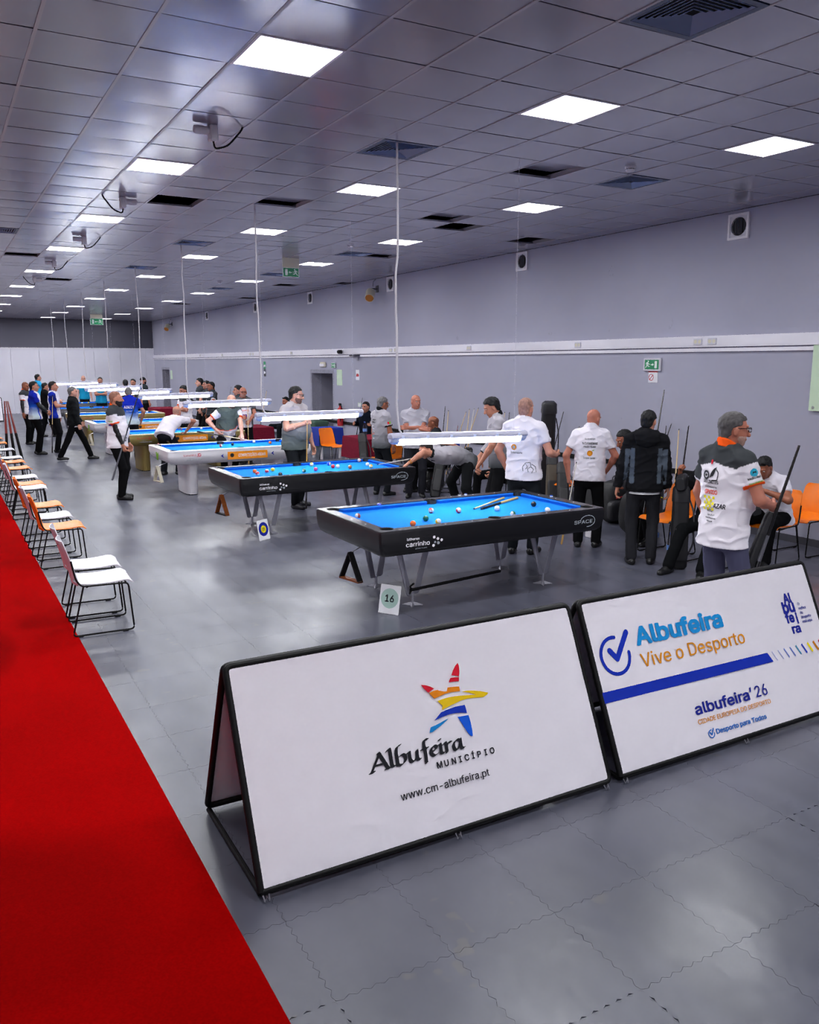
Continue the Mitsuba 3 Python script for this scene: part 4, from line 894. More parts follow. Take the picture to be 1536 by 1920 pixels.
endc = [loft([np.c_[np.full(14, xx), r_*.048*np.array([math.cos(a) for a in np.linspace(0, 2*np.pi, 14, endpoint=False)]), -.012+r_*.058*np.array([min(math.sin(a), .15) for a in np.linspace(0, 2*np.pi, 14, endpoint=False)])] for xx, r_ in ((s*.736, 1.0), (s*.80, .9), (s*.82, .6))]) for s in (1, -1)]
LD = mikit.ply(lamp_h, 'mat_lamp_body', smooth=30); ED = [mikit.ply(m, 'mat_lamp_clear', smooth=30) for m in endc]; ND = {**mikit.ply(lens, 'mat_glow'), 'emitter': emit(TUBE, (.93, .96, 1.0))}
CD = [mikit.ply(cbox((0, s*.056, 0), (.03, .012, .03), .003), 'mat_lamp_clear') for s in (1, -1)]
LZ = [1.56, 1.575, 1.585, 1.595, 1.565, 1.56, 1.56, 1.57]
LROT = [1.2, -.3, -.5, -.8, -1.8, -2, -2, -1]
for k, (y, kind, lb) in enumerate(TABLES):
    t = thing('table_lamp', ['long white tube lamp hanging over the nearest pool table', 'long white tube lamp over the second black table, in front of the bearded man', 'tube lamp hanging over the white pool table', 'tube lamp hanging over the gold pool table', 'tube lamp over the second white table', 'tube lamp over the far gold table', 'tube lamp over the seventh table', 'farthest tube lamp at the end of the row'][k], 'lamp', 'tube lamps over the pool tables')
    X = T().translate([TX+.01, y+.03, LZ[k]]).rotate([0, 1, 0], LROT[k])
    reuse('housing', LD, t, X); reuse('tube', ND, t, X)
    for e in ED: reuse('end_cap', e, t, X)
    for q in (-.7, -.42, -.14, .14, .42, .7):
        for c_ in CD: reuse('clip', c_, t, X @ T().translate([q, 0, .004]))
    cx, ra = TX-.72, np.random.default_rng(k+3)
    zz = np.linspace(LZ[k]+.18, CEIL+.02, 16); wob = np.cumsum(ra.normal(0, .006, 16)); wob -= np.linspace(wob[0], wob[-1], 16)
    cp = np.vstack([[(cx+.06, y+.03, LZ[k]+.03), (cx+.02, y+.03, LZ[k]+.09)], np.c_[cx+wob, np.full(16, y+.02), zz]])
    obj('cord', tube(cp, .0105, 6), 'mat_cord', t, smooth=True); mat('cord', '#cfcbd0', .5)
    obj('wire', rod((TX+.68, y+.03, LZ[k]+.02), (TX+.68, y+.03, CEIL), .0016, n=4), 'mat_trunk', t)

# ---------------------------------------------------------------- balls, cues, chalk
BALLS = {'yellow': '#eab21a', 'blue': '#1b34b4', 'red': '#c51f2c', 'pink': '#d8365c', 'purple': '#5b2c83', 'orange': '#e8641a', 'green': '#0d5a3f', 'maroon': '#7c2a20', 'black': '#0c0d10', 'white': '#ece4d6', 'brown': '#9a5a2a'}
BD = {}
def ball_dict(col, stripe):
    if (col, stripe) not in BD:
        m = trimesh.creation.icosphere(3, .0286); v = m.vertices/.0286; c = np.tile(lin(BALLS[col]), (len(v), 1)); w = lin(BALLS['white'])
        if stripe: c[np.abs(v[:, 2]) > .52] = w
        if col != 'white': c[v[:, 0] > .88] = w
        BD[(col, stripe)] = mikit.ply(m, 'mat_ball', smooth=True, color=c)
    return BD[(col, stripe)]
mat('ball', VC, .1, spec=.6)
def ball(x, y, col, stripe, lb, group):
    r = np.random.default_rng(int(x*1000+y*77)); t = thing('pool_ball', lb, 'pool ball', group); a = r.uniform(0, 360, 3)
    k = t; used.add(k); scene[k] = {**ball_dict(col, stripe), 'to_world': T().translate([x, y, .778+.0286]).rotate([0, 0, 1], a[0]).rotate([1, 0, 0], a[1]).rotate([0, 1, 0], a[2])}
G1, G2, G3, G4 = 'balls on the nearest pool table', 'balls on the second black table', 'balls on the white table', 'balls on the far tables'
for x, y, c, s, lb in [(3.98, 7.735, 'blue', 0, 'blue ball against the far cushion of the nearest table'), (3.52, 7.3, 'maroon', 1, 'striped ball by the left end cushion of the nearest table'), (4.31, 7.21, 'red', 1, 'red and white ball left of the middle of the nearest table'), (4.56, 7.08, 'red', 1, 'red striped ball near the middle of the nearest table'), (4.04, 6.86, 'green', 0, 'dark green ball on the nearest table, left of the orange ball'), (3.80, 6.69, 'orange', 0, 'orange-red ball half hidden by the near rail of the nearest table'),
        (4.06, 6.66, 'yellow', 1, 'orange-yellow ball beside the green one on the nearest table'), (4.97, 6.98, 'white', 0, 'white cue ball beside the tips of the two cues on the nearest table'), (4.92, 6.635, 'green', 1, 'green striped ball behind the near rail of the nearest table'), (5.46, 7.0, 'black', 0, 'black ball on the right part of the nearest table'), (5.36, 6.64, 'white', 0, 'cream ball at the near right cushion of the nearest table')]: ball(x, y, c, s, lb, G1)
for x, y, c, s, lb in [(3.78, 11.13, 'orange', 0, 'orange ball touching a red one at the left of the second table'), (3.73, 10.87, 'red', 1, 'red striped ball under the orange one on the second table'), (3.93, 11.05, 'red', 1, 'red and white ball left of a yellow one on the second table'), (4.06, 11.17, 'yellow', 0, 'yellow-orange ball on the left part of the second table'), (3.97, 10.63, 'black', 0, 'dark ball at the near cushion of the second table'), (4.4, 10.84, 'green', 0, 'dark green ball on the second table'),
        (4.78, 11.47, 'yellow', 1, 'pale yellow ball near the far cushion of the second table'), (4.61, 10.92, 'pink', 0, 'pink ball in the middle of the second table'), (5.03, 11.4, 'blue', 1, 'blue and white striped ball on the second table'), (4.95, 11.08, 'red', 0, 'red ball touching a pale ball on the second table'), (5.015, 11.05, 'white', 0, 'pale ball touching the red one on the second table'), (5.14, 10.9, 'brown', 0, 'brown ball right of the middle of the second table'), (5.62, 11.58, 'orange', 1, 'orange striped ball near the far right pocket of the second table'), (5.5, 11.05, 'white', 0, 'white cue ball in front of the bending player'), (5.44, 10.82, 'yellow', 1, 'yellow striped ball beside the cue ball of the second table')]: ball(x, y, c, s, lb, G2)
for x, y, c, s, lb in [(4.44, 14.91, 'red', 1, 'red and white ball behind the rail of the white table'), (4.72, 15.1, 'black', 0, 'black ball on the white table'), (5.22, 15.35, 'white', 0, 'white cue ball at the tip of the cue on the white table'), (5.43, 15.04, 'orange', 0, 'orange ball at the right of the white table')]: ball(x, y, c, s, lb, G3)
for x, y, c, s, lb in [(4.27, 18.95, 'white', 0, 'white ball at the left of the gold table'), (4.19, 18.72, 'green', 1, 'green striped ball beside a white one on the gold table'), (5.25, 19.1, 'white', 0, 'white ball on the gold table, right of the bending man'), (5.6, 26.4, 'white', 0, 'white ball on the far gold table'), (5.3, 33.8, 'red', 0, 'red ball on the farthest dark table'), (5.0, 33.75, 'yellow', 0, 'pale yellow ball on the farthest dark table'), (4.9, 29.95, 'red', 0, 'red ball on the seventh table'), (3.75, 22.6, 'white', 0, 'white ball on the second white table, behind the bearded man'), (4.75, 33.6, 'white', 0, 'white ball on the farthest dark table')]: ball(x, y, c, s, lb, G4)
CUEW = {'pale': '#d9bd8c', 'light': '#c79a58', 'dark': '#1c1917', 'black': '#0f0e10', 'red': '#6e1620', 'wine': '#7a2f2a', 'grey': '#56565e', 'white': '#cfc9c2'}
for k, v in CUEW.items(): mat('cue_'+k, v, .22, spec=.6)
def cue(lb, butt, tip, shaft='pale', but='dark', group=None, ln=None, r0=.0145, r1=.0062, wrap=True):
    butt, tip = np.array(butt, float), np.array(tip, float); d = tip-butt
    t = thing('pool_cue', lb, 'cue', group); at_ = lambda s: butt+d*s; rr = lambda s: r0+(r1-r0)*s
    obj('butt', tube([at_(0), at_(.01), at_(.5)], [rr(0)*.8, rr(0), rr(.5)], 10), 'mat_cue_'+but, t); obj('shaft', rod(at_(.5), at_(.985), rr(.5), r1), 'mat_cue_'+shaft, t)
    obj('tip', rod(at_(.985), at_(1.0), r1*.98, r1*.9), 'mat_cue_dark', t)
    if wrap: obj('wrap', rod(at_(.12), at_(.32), rr(.12)+.001, rr(.32)+.001), 'mat_cue_grey', t)
    return t
zc = .778+.012
cue('light wooden cue shaft lying on the nearest table, left of the other', (5.49, 7.58, zc+.002), (4.80, 7.16, zc-.002), 'pale', 'light', wrap=False, r0=.013, r1=.0075)
cue('dark cue butt with a white band lying beside it on the nearest table', (5.62, 7.50, zc+.002), (4.86, 7.11, zc), 'black', 'light', wrap=False, r0=.0145, r1=.013)
t = thing('bridge_stick', 'black bridge stick lying under the nearest pool table between its legs', 'bridge stick'); obj('stick', rod((3.78, 6.70, .16), (5.15, 7.16, .075), .014, .016), 'mat_black', t); obj('fork', tube([(3.80, 6.67, .23), (3.77, 6.69, .20), (3.79, 6.70, .16), (3.77, 6.71, .12)], .01, 6), 'mat_black', t)
for x, y, mt, lb in [(5.02, 7.78, 'mat_ink_bk', 'small dark chalk cube on the far rail of the nearest table'), (5.10, 7.775, 'mat_ink_mid', 'pale blue chalk cube on the far rail of the nearest table'), (5.86, 7.2, 'mat_ink_b2', 'blue chalk cube on the right rail of the nearest table'), (3.47, 15.58, 'mat_ink_red', 'red chalk cube on the far rail of the white table')]:
    t = thing('chalk', lb, 'chalk'); obj('cube', cbox((x, y, .832), (.024, .024, .022), .002), mt, t); obj('label', box(x-.0125, x+.0125, y-.0125, y+.0125, .824, .836), 'mat_paper_white', t)
# numbered cards leaning on the table feet
def card(lb, M, num_, col, dark):
    t = thing('table_number_card', lb, 'number card'); obj('sheet', xf(cbox((0, .13, 0), (.215, .27, .006), .002), M), 'mat_paper_white', t)
    if dark:
        obj('disc', xf(prism(affinity.translate(Point(0, 0).buffer(.092, 24), 0, .14), .001, .0035), M), 'mat_ink_navy', t); obj('inner_disc', xf(prism(affinity.translate(Point(0, 0).buffer(.05, 20), 0, .14), .001, .0046), M), 'mat_ink_ye2', t)
    else: obj('disc', xf(prism(affinity.translate(Point(0, 0).buffer(.092, 24), 0, .14), .001, .0035), M), 'mat_card_green', t)
    q = text(num_, .062 if not dark else .04, .001, True, .095 if not dark else .05); q.apply_translation([0, .108 if not dark else .12, .0048 if not dark else .006]); obj('number', xf(q, M), 'mat_ink_bk', t)
mat('card_green', '#a9c6bd', .5)
def lean_M(x, y, yaw, tilt):
    a, b = math.radians(yaw), math.radians(tilt); ex = np.array([math.cos(a), math.sin(a), 0]); f = np.array([-math.sin(a), math.cos(a), 0]); ey = f*math.sin(b)+np.array([0, 0, math.cos(b)]); return frame((x, y, .006), ex, ey, np.cross(ex, ey))
card('white card with a pale green number 16 ball, at the nearest table', lean_M(3.475, 6.585, -57, 14), '16', 'green', False)
card('white card with a dark blue number 15 ball, at the foot of the second table', lean_M(3.60, 10.28, 30, 10), '15', 'navy', True)

# ---------------------------------------------------------------- chairs
def chair_parts():
    seat = grid_surface(14, 12, lambda u, v: np.c_[-.215+u*.475, (v-.5)*.455*(1-.10*(1-u)**2), .452+.010*((v-.5)*2)**2-.016*np.sin(np.pi*np.clip(u*1.15, 0, 1))-.030*np.clip((u-.86)/.14, 0, 1)**2+.03*np.clip((.10-u)/.1, 0, 1)**1.5])
    def bf(u, v):
        z = .44+v*.385; w = .21*(1-.10*v**3); x = -.215-.015*np.sin(v*2)-.085*v**1.6; s = (u-.5)*2
        return np.c_[x+.035*s**2, s*w*np.where(v > .9, np.sqrt(np.clip(1-((v-.9)/.1)**2*.25, 0, 1)), 1), z]
    back = grid_surface(14, 14, bf)
    def solid(m, th):
        n = m.vertex_normals; b = m.copy(); b.vertices = m.vertices-n*th; b.invert(); 
        e = m.outline() if False else None
        nx, ny = (14, 12) if len(m.vertices) == 168 else (14, 14); N_ = nx*ny
        ring = [i*ny for i in range(nx)]+[(nx-1)*ny+j for j in range(1, ny)]+[i*ny+ny-1 for i in range(nx-2, -1, -1)]+[j for j in range(ny-2, 0, -1)]
        f = []
        for a, c_ in zip(ring, ring[1:]+ring[:1]): f += [[a, a+N_, c_], [c_, a+N_, c_+N_]]
        return trimesh.Trimesh(np.vstack([m.vertices, b.vertices]), np.vstack([m.faces, b.faces+N_, f]), process=False)
    seat, back = solid(seat, .010), solid(back, .009)
    fr = []
    for s in (1, -1):
        y = s*.232
        p = fillet([(-.232, y*.93, .66), (-.205, y*.95, .50), (-.165, y, .437), (.215, y, .43), (.245, y, .012), (-.255, y, .012), (-.15, y*.98, .43)], .035, 5)
        fr.append(tube(p, .0075, 7))
    cross = [rod((.20, -.232, .425), (.20, .232, .425), .007, n=6), rod((-.12, -.232, .428), (-.12, .232, .428), .007, n=6)]
    hole = cat_([tube(np.c_[np.full(16, -.3045)-.003, .05*np.cos(np.linspace(0, 2*np.pi, 16, endpoint=False)), .79+.012*np.sin(np.linspace(0, 2*np.pi, 16, endpoint=False))], .004, 5, closed=True)])
    feet = [cbox((x, s*.232, .006), (.05, .022, .012), .004) for s in (1, -1) for x in (.17, -.2)]
    return seat, back, fr, cross, hole, feet
cs_, cb_, cf_, cc_, ch_, ce_ = chair_parts()
CHD = {c: [('seat', mikit.ply(cs_, m, smooth=50)), ('backrest', mikit.ply(cb_, m, smooth=50))] for c, m in (('orange', 'mat_orange'), ('grey', 'mat_chair_grey'), ('blue', 'mat_chair_blue'), ('dark', 'mat_black'))}
mat('chair_blue', '#1636a8', .45)
CHF = [('side_frame', mikit.ply(cf_[0], 'mat_black', smooth=50)), ('side_frame', mikit.ply(cf_[1], 'mat_black', smooth=50)), ('crossbar', mikit.ply(cc_[0], 'mat_black')), ('crossbar', mikit.ply(cc_[1], 'mat_black')), ('handle_slot', mikit.ply(ch_, 'mat_black'))]+[('foot_pad', mikit.ply(m, 'mat_black')) for m in ce_]
def chair(x, y, rot, col, lb, group=None):
    t = thing('chair', lb, 'chair', group); X = T().translate([x, y, 0]).rotate([0, 0, 1], rot)
    for n, d in CHD[col]+CHF: reuse(n, d, t, X)
ROWC = [(7.52, 'grey'), (8.12, 'grey'), (10.22, 'orange'), (10.98, 'grey'), (11.9, 'orange'), (13.68, 'grey'), (14.18, 'orange'), (15.04, 'grey'), (16.4, 'orange'), (17.5, 'orange'), (18.3, 'grey'), (20.1, 'grey'), (21.8, 'orange'), (23.2, 'orange')]
CL = ['nearest pale grey chair at the edge of the red carpet', 'second pale grey chair, close behind the nearest one', 'nearest orange chair in the row along the carpet', 'pale grey chair just behind the nearest orange one', 'orange chair behind the grey one in the carpet row, second orange', 'pale grey chair with an orange one right behind it in the carpet row', 'third orange chair along the carpet', 'pale grey chair between two orange ones, eighth of the carpet row', 'fourth orange chair along the carpet', 'fifth orange chair along the carpet', 'pale grey chair in front of the dark red poles', 'grey chair hidden at the left edge behind the dark red poles', 'orange chair at the left edge of the picture, behind the poles', 'farthest orange chair of the carpet row']
for (y, c), lb in zip(ROWC, CL): chair(1.10+random.uniform(-.02, .03), y, random.uniform(-3, 3), c, lb, 'chairs along the red carpet')
for x, y, r, c, lb in [(7.62, 7.14, 182, 'orange', 'orange chair beside the man in the hooded jacket'), (9.05, 6.32, 180, 'orange', 'orange chair against the wall at the right edge'), (8.36, 6.25, 186, 'orange', 'orange chair under the seated man in the white polo'), (7.62, 6.45, 188, 'dark', 'dark chair under the seated man hidden behind the man with the glasses'), (7.75, 17.3, -75, 'orange', 'orange chair between the blue and the maroon tablecloth'), (7.65, 14.5, 100, 'orange', 'orange chair behind the man in the grey gradient shirt'),
                       (8.25, 13.4, 100, 'blue', 'blue chair behind the bending player'), (8.5, 9.95, 180, 'orange', 'orange chair behind the cue bags at the wall'), (7.98, 10.9, 180, 'dark', 'dark chair under the seated man in the grey polo'), (7.75, 31.8, 180, 'orange', 'far orange chair near the end of the hall'), (7.80, 12.80, 150, 'dark', 'dark chair under the bald seated man'), (6.9, 18.0, 160, 'grey', 'grey chair behind the bearded man'), (6.2, 20.8, 180, 'orange', 'orange chair beside the seated man with folded arms'), (8.95, 17.8, 180, 'dark', 'dark chair under the seated man in the dark jacket')]:
    chair(x, y, r, c, lb)

# ---------------------------------------------------------------- side tables, cases, bags, bottles
def f_mar(p, n, uv): return mx_(lin('#5e0f22'), lin('#70152b'), n_(p.x*40, p.y*40, p.z*40))
mat('maroon', mikit.proc(f_mar), .9, spec=.15); mat('blue_cloth', '#142a8c', .85)
def cloth_table(cx, cy, lx, ly, z, drop, m, lb):
    t = thing('table', lb, 'table')
    obj('tabletop', cbox((cx, cy, z-.015), (lx, ly, .03), .004), 'mat_white', t)
    for sx in (1, -1):
        for sy in (1, -1): obj('leg', cbox((cx+sx*(lx/2-.06), cy+sy*(ly/2-.06), (z-.03)/2), (.05, .05, z-.03), .004), 'mat_white', t)
    n = 96; rings = []
    for zz, g in ((z+.004, -.01), (z+.003, .004), (z-.012, .012), (z-drop*.5, .02), (z-drop, .03)):
        r = rrect(lx+2*g, ly+2*g, .03, zz, 23, cx, cy); f = (z-zz)/drop; a = np.arange(len(r)); d = r[:, :2]-[cx, cy]; d /= np.linalg.norm(d, axis=1, keepdims=True)
        r[:, :2] += d*(.018*np.sin(a*.9)*f)[:, None]; r[:, 2] -= .03*f*np.sin(a*.31)*f; rings.append(r)
    nR = len(rings[0]); v = np.vstack(rings+[[[cx, cy, z+.004]]]); F = []
    for i in range(len(rings)-1):
        for j in range(nR): k = (j+1) % nR; F += [[i*nR+j, (i+1)*nR+j, (i+1)*nR+k], [i*nR+j, (i+1)*nR+k, i*nR+k]]
    for j in range(nR): F.append([len(v)-1, j, (j+1) % nR])
    c = tag(obj('tablecloth', trimesh.Trimesh(v, F, process=False), m, smooth=40), lb.replace(' table', ' cloth draped over its table', 1) if ' table' in lb else lb, 'tablecloth')
    return t
cloth_table(7.95, 15.85, .75, 1.1, .74, .42, 'mat_maroon', 'dark red table with white legs behind the second lamp')
cloth_table(8.2, 18.7, .6, .6, .74, .40, 'mat_blue_cloth', 'royal blue table behind the bearded man')
cloth_table(6.75, 20.0, .75, 1.1, .74, .45, 'mat_maroon', 'wine red table behind the white pool table')
cloth_table(6.9, 29.9, .8, 1.4, .74, .5, 'mat_maroon', 'far wine red table behind the man in the blue shirt')
scene['mat_pet'] = {'type': 'thindielectric', 'int_ior': 1.35}; mat('cap_blue', '#1e3f8e', .4); mat('label_blue', '#5f86c4', .5)
def bottle(x, y, z, h, lb, s=1.0, inv=False):
    t = thing('water_bottle', lb, 'bottle'); r = h*.135*s
    m = lathe([(0, 0), (r*.9, 0), (r, .03*h), (r, .28*h), (r*.9, .33*h), (r, .38*h), (r, .62*h), (r*.75, .74*h), (r*.32, .87*h), (r*.30, .95*h), (0, .95*h)], 20); L2 = lathe([(r*1.01, .40*h), (r*1.015, .40*h), (r*1.015, .58*h), (r*1.01, .58*h)], 20); c = lathe([(0, .93*h), (r*.38, .93*h), (r*.38, 1.0*h), (0, 1.0*h)], 14)
    for nm, q, mt in (('bottle_body', m, 'mat_pet'), ('label', L2, 'mat_label_blue'), ('cap', c, 'mat_cap_blue')): q.apply_translation([x, y, z]); obj(nm, q, mt, t, smooth=40)
bottle(7.72, 7.42, 0, .34, 'clear water bottle with a blue cap on the floor under the orange chair'); bottle(7.33, 6.80, 0, .34, 'clear water bottle on the floor beside the black cue case'); bottle(7.72, 15.62, .745, .34, 'large clear water bottle on the dark red table')
def cue_case(lb, base, topp, m='mat_case', r=.055, wide=1.5, pocket=True, strap=True):
    t = thing('cue_case', lb, 'cue case'); b, q = np.array(base, float), np.array(topp, float); d = nrm(q-b); L_ = np.linalg.norm(q-b); n = np.array([-.5, -.85, 0]); n = nrm(n-(n@d)*d); s = np.cross(d, n)
    M = frame(b, s, n, d)
    obj('case_body', xf(loft([rrect(2*r*wide*g, 2*r*g, r*.7*g, z, 4) for z, g in ((0, .75), (.03, .98), (.2*L_, 1.04), (.6*L_, 1.0), (L_-.08, .92), (L_-.02, .86), (L_, .6))]), M), m, t, smooth=40)
    if pocket: obj('pocket', xf(loft([rrect(1.6*r*wide*g, .06*g, .02*g, z, 3, 0, r+.012) for z, g in ((.12*L_, .8), (.15*L_, 1), (.5*L_, 1), (.53*L_, .8))]), M), 'mat_case2', t, smooth=40)
    obj('lid', xf(loft([rrect(2*r*wide*g, 2*r*g, r*.7*g, z, 4) for z, g in ((L_-.17, 1.0), (L_-.16, 1.05), (L_-.02, .98), (L_+.015, .7))]), M), 'mat_case2', t, smooth=40)
    if strap: obj('strap', xf(tube(fillet([(r*wide, 0, .15*L_), (r*wide+.06, .02, .3*L_), (r*wide+.05, .03, .7*L_), (r*wide, 0, .85*L_)], .1, 6), .010, 5), M), 'mat_strap', t)
    return t
mat('case', '#141417', .55); mat('case2', '#1e1d21', .5); mat('strap', '#37363c', .7); mat('case_brown', '#4a3330', .6); mat('case_tan', '#4b4236', .6)
cue_case('tall black padded cue bag standing by the wall behind the gesturing man', (8.72, 10.9, 0.0), (8.55, 10.62, 1.66), r=.10, wide=1.2)
cue_case('long black cue case standing before the seated man with the raised cue', (7.14, 6.5, 0.0), (7.15, 6.52, .93), r=.07, wide=1.3)
cue_case('black cue case with a white stripe leaning on the dark red table', (7.47, 15.1, 0), (7.50, 15.3, .86), r=.06)
cue_case('black cue case leaning behind the bending player', (7.36, 12.2, 0), (7.62, 12.35, .86), r=.06)
cue_case('brown leather cue case leaning behind the bending player', (7.88, 12.0, 0), (8.02, 12.15, .82), 'mat_case_brown', r=.05)
cue_case('dark cue case beside the white table leg, behind the bearded man', (6.62, 17.0, 0), (6.66, 17.2, .9), r=.06); cue_case('black cue case with silver trim behind the white table', (6.05, 18.55, 0), (6.0, 18.75, .92), r=.06)
cue_case('patterned brown cue case among the bags at the wall', (8.18, 10.05, 0), (8.38, 10.3, .86), 'mat_case_tan', r=.06); cue_case('dark cue case in front of the bags, beside the tan one', (8.0, 9.55, 0), (8.22, 9.85, .78), r=.06)
cue_case('black cue case with grey trim leaning on the backpack', (8.25, 9.30, 0), (8.45, 9.5, .76), r=.065)
def backpack(lb, c, s, m='mat_case', acc='mat_red'):
    t = thing('backpack', lb, 'bag'); x, y, z = c; a, b, h = s
    body = trimesh.creation.icosphere(3, 1.0); v = body.vertices; v = np.sign(v)*np.abs(v)**.62; v = v*[a/2, b/2, h/2]*(1+.10*(meshkit.noise(v*2.3, 3)-.5))[:, None]; body.vertices = v+[x, y, z+h/2]
    obj('bag_body', body, m, t, smooth=True); pk = trimesh.creation.icosphere(2, 1.0); v = pk.vertices; pk.vertices = np.sign(v)*np.abs(v)**.6*[a*.36, b*.2, h*.24]+[x-.25*a, y-b*.45, z+h*.33]
    obj('front_pocket', pk, 'mat_case2', t, smooth=True); obj('trim', tube([(x-a*.3, y-b*.5, z+h*.62), (x, y-b*.56, z+h*.66), (x+a*.25, y-b*.5, z+h*.62)], .008, 5), acc, t)
    obj('handle', tube(fillet([(x-.06, y, z+h*.98), (x-.04, y, z+h+.06), (x+.04, y, z+h+.06), (x+.06, y, z+h*.98)], .03, 4), .009, 5), 'mat_strap', t)
backpack('black backpack with a red strip beside the cue cases at the wall', (8.45, 8.95, 0), (.42, .34, .62)); backpack('dark grey sports bag behind the tan cue case', (9.12, 9.45, 0), (.45, .4, .55), 'mat_case2', 'mat_ink_b2'); backpack('black bag on the floor at the wall behind the man in the hooded jacket', (8.1, 8.1, 0), (.5, .4, .6)); backpack('black gym bag next to the bent man in the white polo', (8.6, 8.45, 0), (.4, .36, .7), 'mat_case', 'mat_ink_yel'); backpack('dark bag on the floor below the blue chair', (7.75, 12.9, 0), (.4, .3, .4))
cue_case('small black pouch on top of the standing cue case', (7.02, 6.42, .975), (7.26, 6.60, .99), r=.055, pocket=False, strap=False)
t = thing('plastic_bag', 'white plastic carrier bag with blue print on the dark red table', 'bag'); m = trimesh.creation.icosphere(3, 1.0); v = m.vertices; m.vertices = np.c_[v[:, 0]*.15*(1-.4*v[:, 2]), v[:, 1]*.12*(1-.4*v[:, 2]), v[:, 2]*.17]*(1+.25*(meshkit.noise(v*3, 2)-.5))[:, None]+[8.1, 15.55, .91]
obj('bag', m, 'mat_paper_white', t, smooth=True); obj('print', box(7.98, 8.05, 15.44, 15.445, .82, .87), 'mat_ink_sky', t)
t = thing('bin', 'dark green plastic bin by the wall behind the lamp of the second table', 'bin'); obj('bin_body', loft([rrect(.42*g, .42*g, .05, z, 4, 9.15, 21.4) for z, g in ((0, .8), (.62, 1.0))]), 'mat_bin', t); obj('lid', loft([rrect(.46*g, .46*g, .05, z, 4, 9.15, 21.4) for z, g in ((.62, 1.0), (.68, 1.0), (.72, .8))]), 'mat_bin', t); mat('bin', '#3f5a4c', .5)
t = thing('fire_extinguisher', 'red fire extinguisher hanging on the wall behind the second lamp', 'fire extinguisher')
m = lathe([(0, .62), (.075, .62), (.08, .65), (.08, 1.03), (.06, 1.09), (.025, 1.12), (.025, 1.16), (0, 1.16)], 20); m.apply_translation([WALLX-.1, 20.5, 0]); obj('cylinder', m, 'mat_red', t, smooth=40); obj('valve', cbox((WALLX-.1, 20.5, 1.19), (.05, .10, .06), .01), 'mat_black', t); obj('hose', tube(fillet([(WALLX-.1, 20.45, 1.19), (WALLX-.12, 20.36, 1.14), (WALLX-.16, 20.38, .75)], .06, 5), .012, 6), 'mat_black', t); obj('label', box(WALLX-.182, WALLX-.178, 20.46, 20.54, .8, .95), 'mat_white', t)
# cues leaning on the wall
rc = np.random.default_rng(21)
for k, (y, z, sh_, bt_, off) in enumerate([(15.27, 1.37, 'dark', 'black', .35), (15.14, 1.29, 'pale', 'dark', .4), (14.76, 1.0, 'red', 'red', .3), (14.45, 1.30, 'pale', 'light', -.2), (14.33, 1.36, 'pale', 'light', .3), (14.16, 1.38, 'white', 'light', .15), (14.0, 1.40, 'pale', 'dark', -.3), (13.1, 1.36, 'pale', 'light', .25), (12.95, 1.36, 'dark', 'black', .3), (11.37, 1.45, 'dark', 'black', -.1), (10.95, 1.22, 'pale', 'light', .35), (10.55, 1.52, 'pale', 'light', .55), (9.0, 1.36, 'dark', 'black', .25), (8.9, 1.40, 'dark', 'dark', -.2), (8.75, 1.33, 'pale', 'light', .3), (19.27, 1.42, 'grey', 'dark', .15), (19.09, 1.3, 'pale', 'light', .1), (26.4, 1.4, 'pale', 'dark', .1), (24.2, 1.4, 'dark', 'black', .2), (30.2, 1.42, 'dark', 'black', .1)]):
    cue(['dark cue leaning on the wall right of the arms-crossed man', 'pale cue beside the dark one right of the arms-crossed man', 'dark red cue leaning on the wall above the lamp', 'pale cue crossing others above the nearest lamp', 'pale cue in the middle of the crossed bunch above the lamp', 'whitish cue of the crossed bunch above the lamp', 'slanted pale cue at the right of the crossed bunch', 'pale cue on the wall left of the dark-haired man looking down', 'dark cue on the wall left of the dark-haired man looking down', 'thin dark cue beside the tall black bag', 'short pale cue leaning right of the tall black bag', 'long pale cue leaning among the bags at the wall', 'dark cue behind the bald man in the white polo', 'thin dark cue at the left shoulder of the bald man in the white polo', 'pale cue left of the bald man in the white polo', 'grey cue on the wall right of the fire extinguisher', 'pale cue behind the seated man in the dark jacket', 'far pale cue leaning on the wall', 'far dark cue leaning on the wall behind the white table', 'farthest dark cue leaning on the wall'][k], (WALLX-.38, y-off, .0+.0), (WALLX-.03, y, z), sh_, bt_, 'cues leaning on the side wall')
for k, (x, y) in enumerate([(1.36, 22.2), (1.47, 22.15), (1.58, 22.2)]):
    t = thing('pole', ['leftmost dark red tapered pole with a black lower end beyond the chairs', 'middle dark red tapered pole beyond the chairs', 'right dark red tapered pole leaning beyond the chairs'][k], 'pole'); a, b = np.array([x+.05*k, y, 0.0]), np.array([1.40+.035*k, y+.02, 1.40])
    obj('lower_end', rod(a, a+(b-a)*.45, .034, .030), 'mat_black', t); obj('upper_end', rod(a+(b-a)*.45, b, .028, .014), 'mat_cue_wine', t)
t = thing('white_box', 'small white box on the floor under the right end of the nearest table', 'box'); obj('box', cbox((7.45, 8.3, .07), (.12, .12, .14), .008), 'mat_white', t); obj('lid', cbox((7.45, 8.3, .145), (.125, .125, .012), .003), 'mat_paper_white', t)
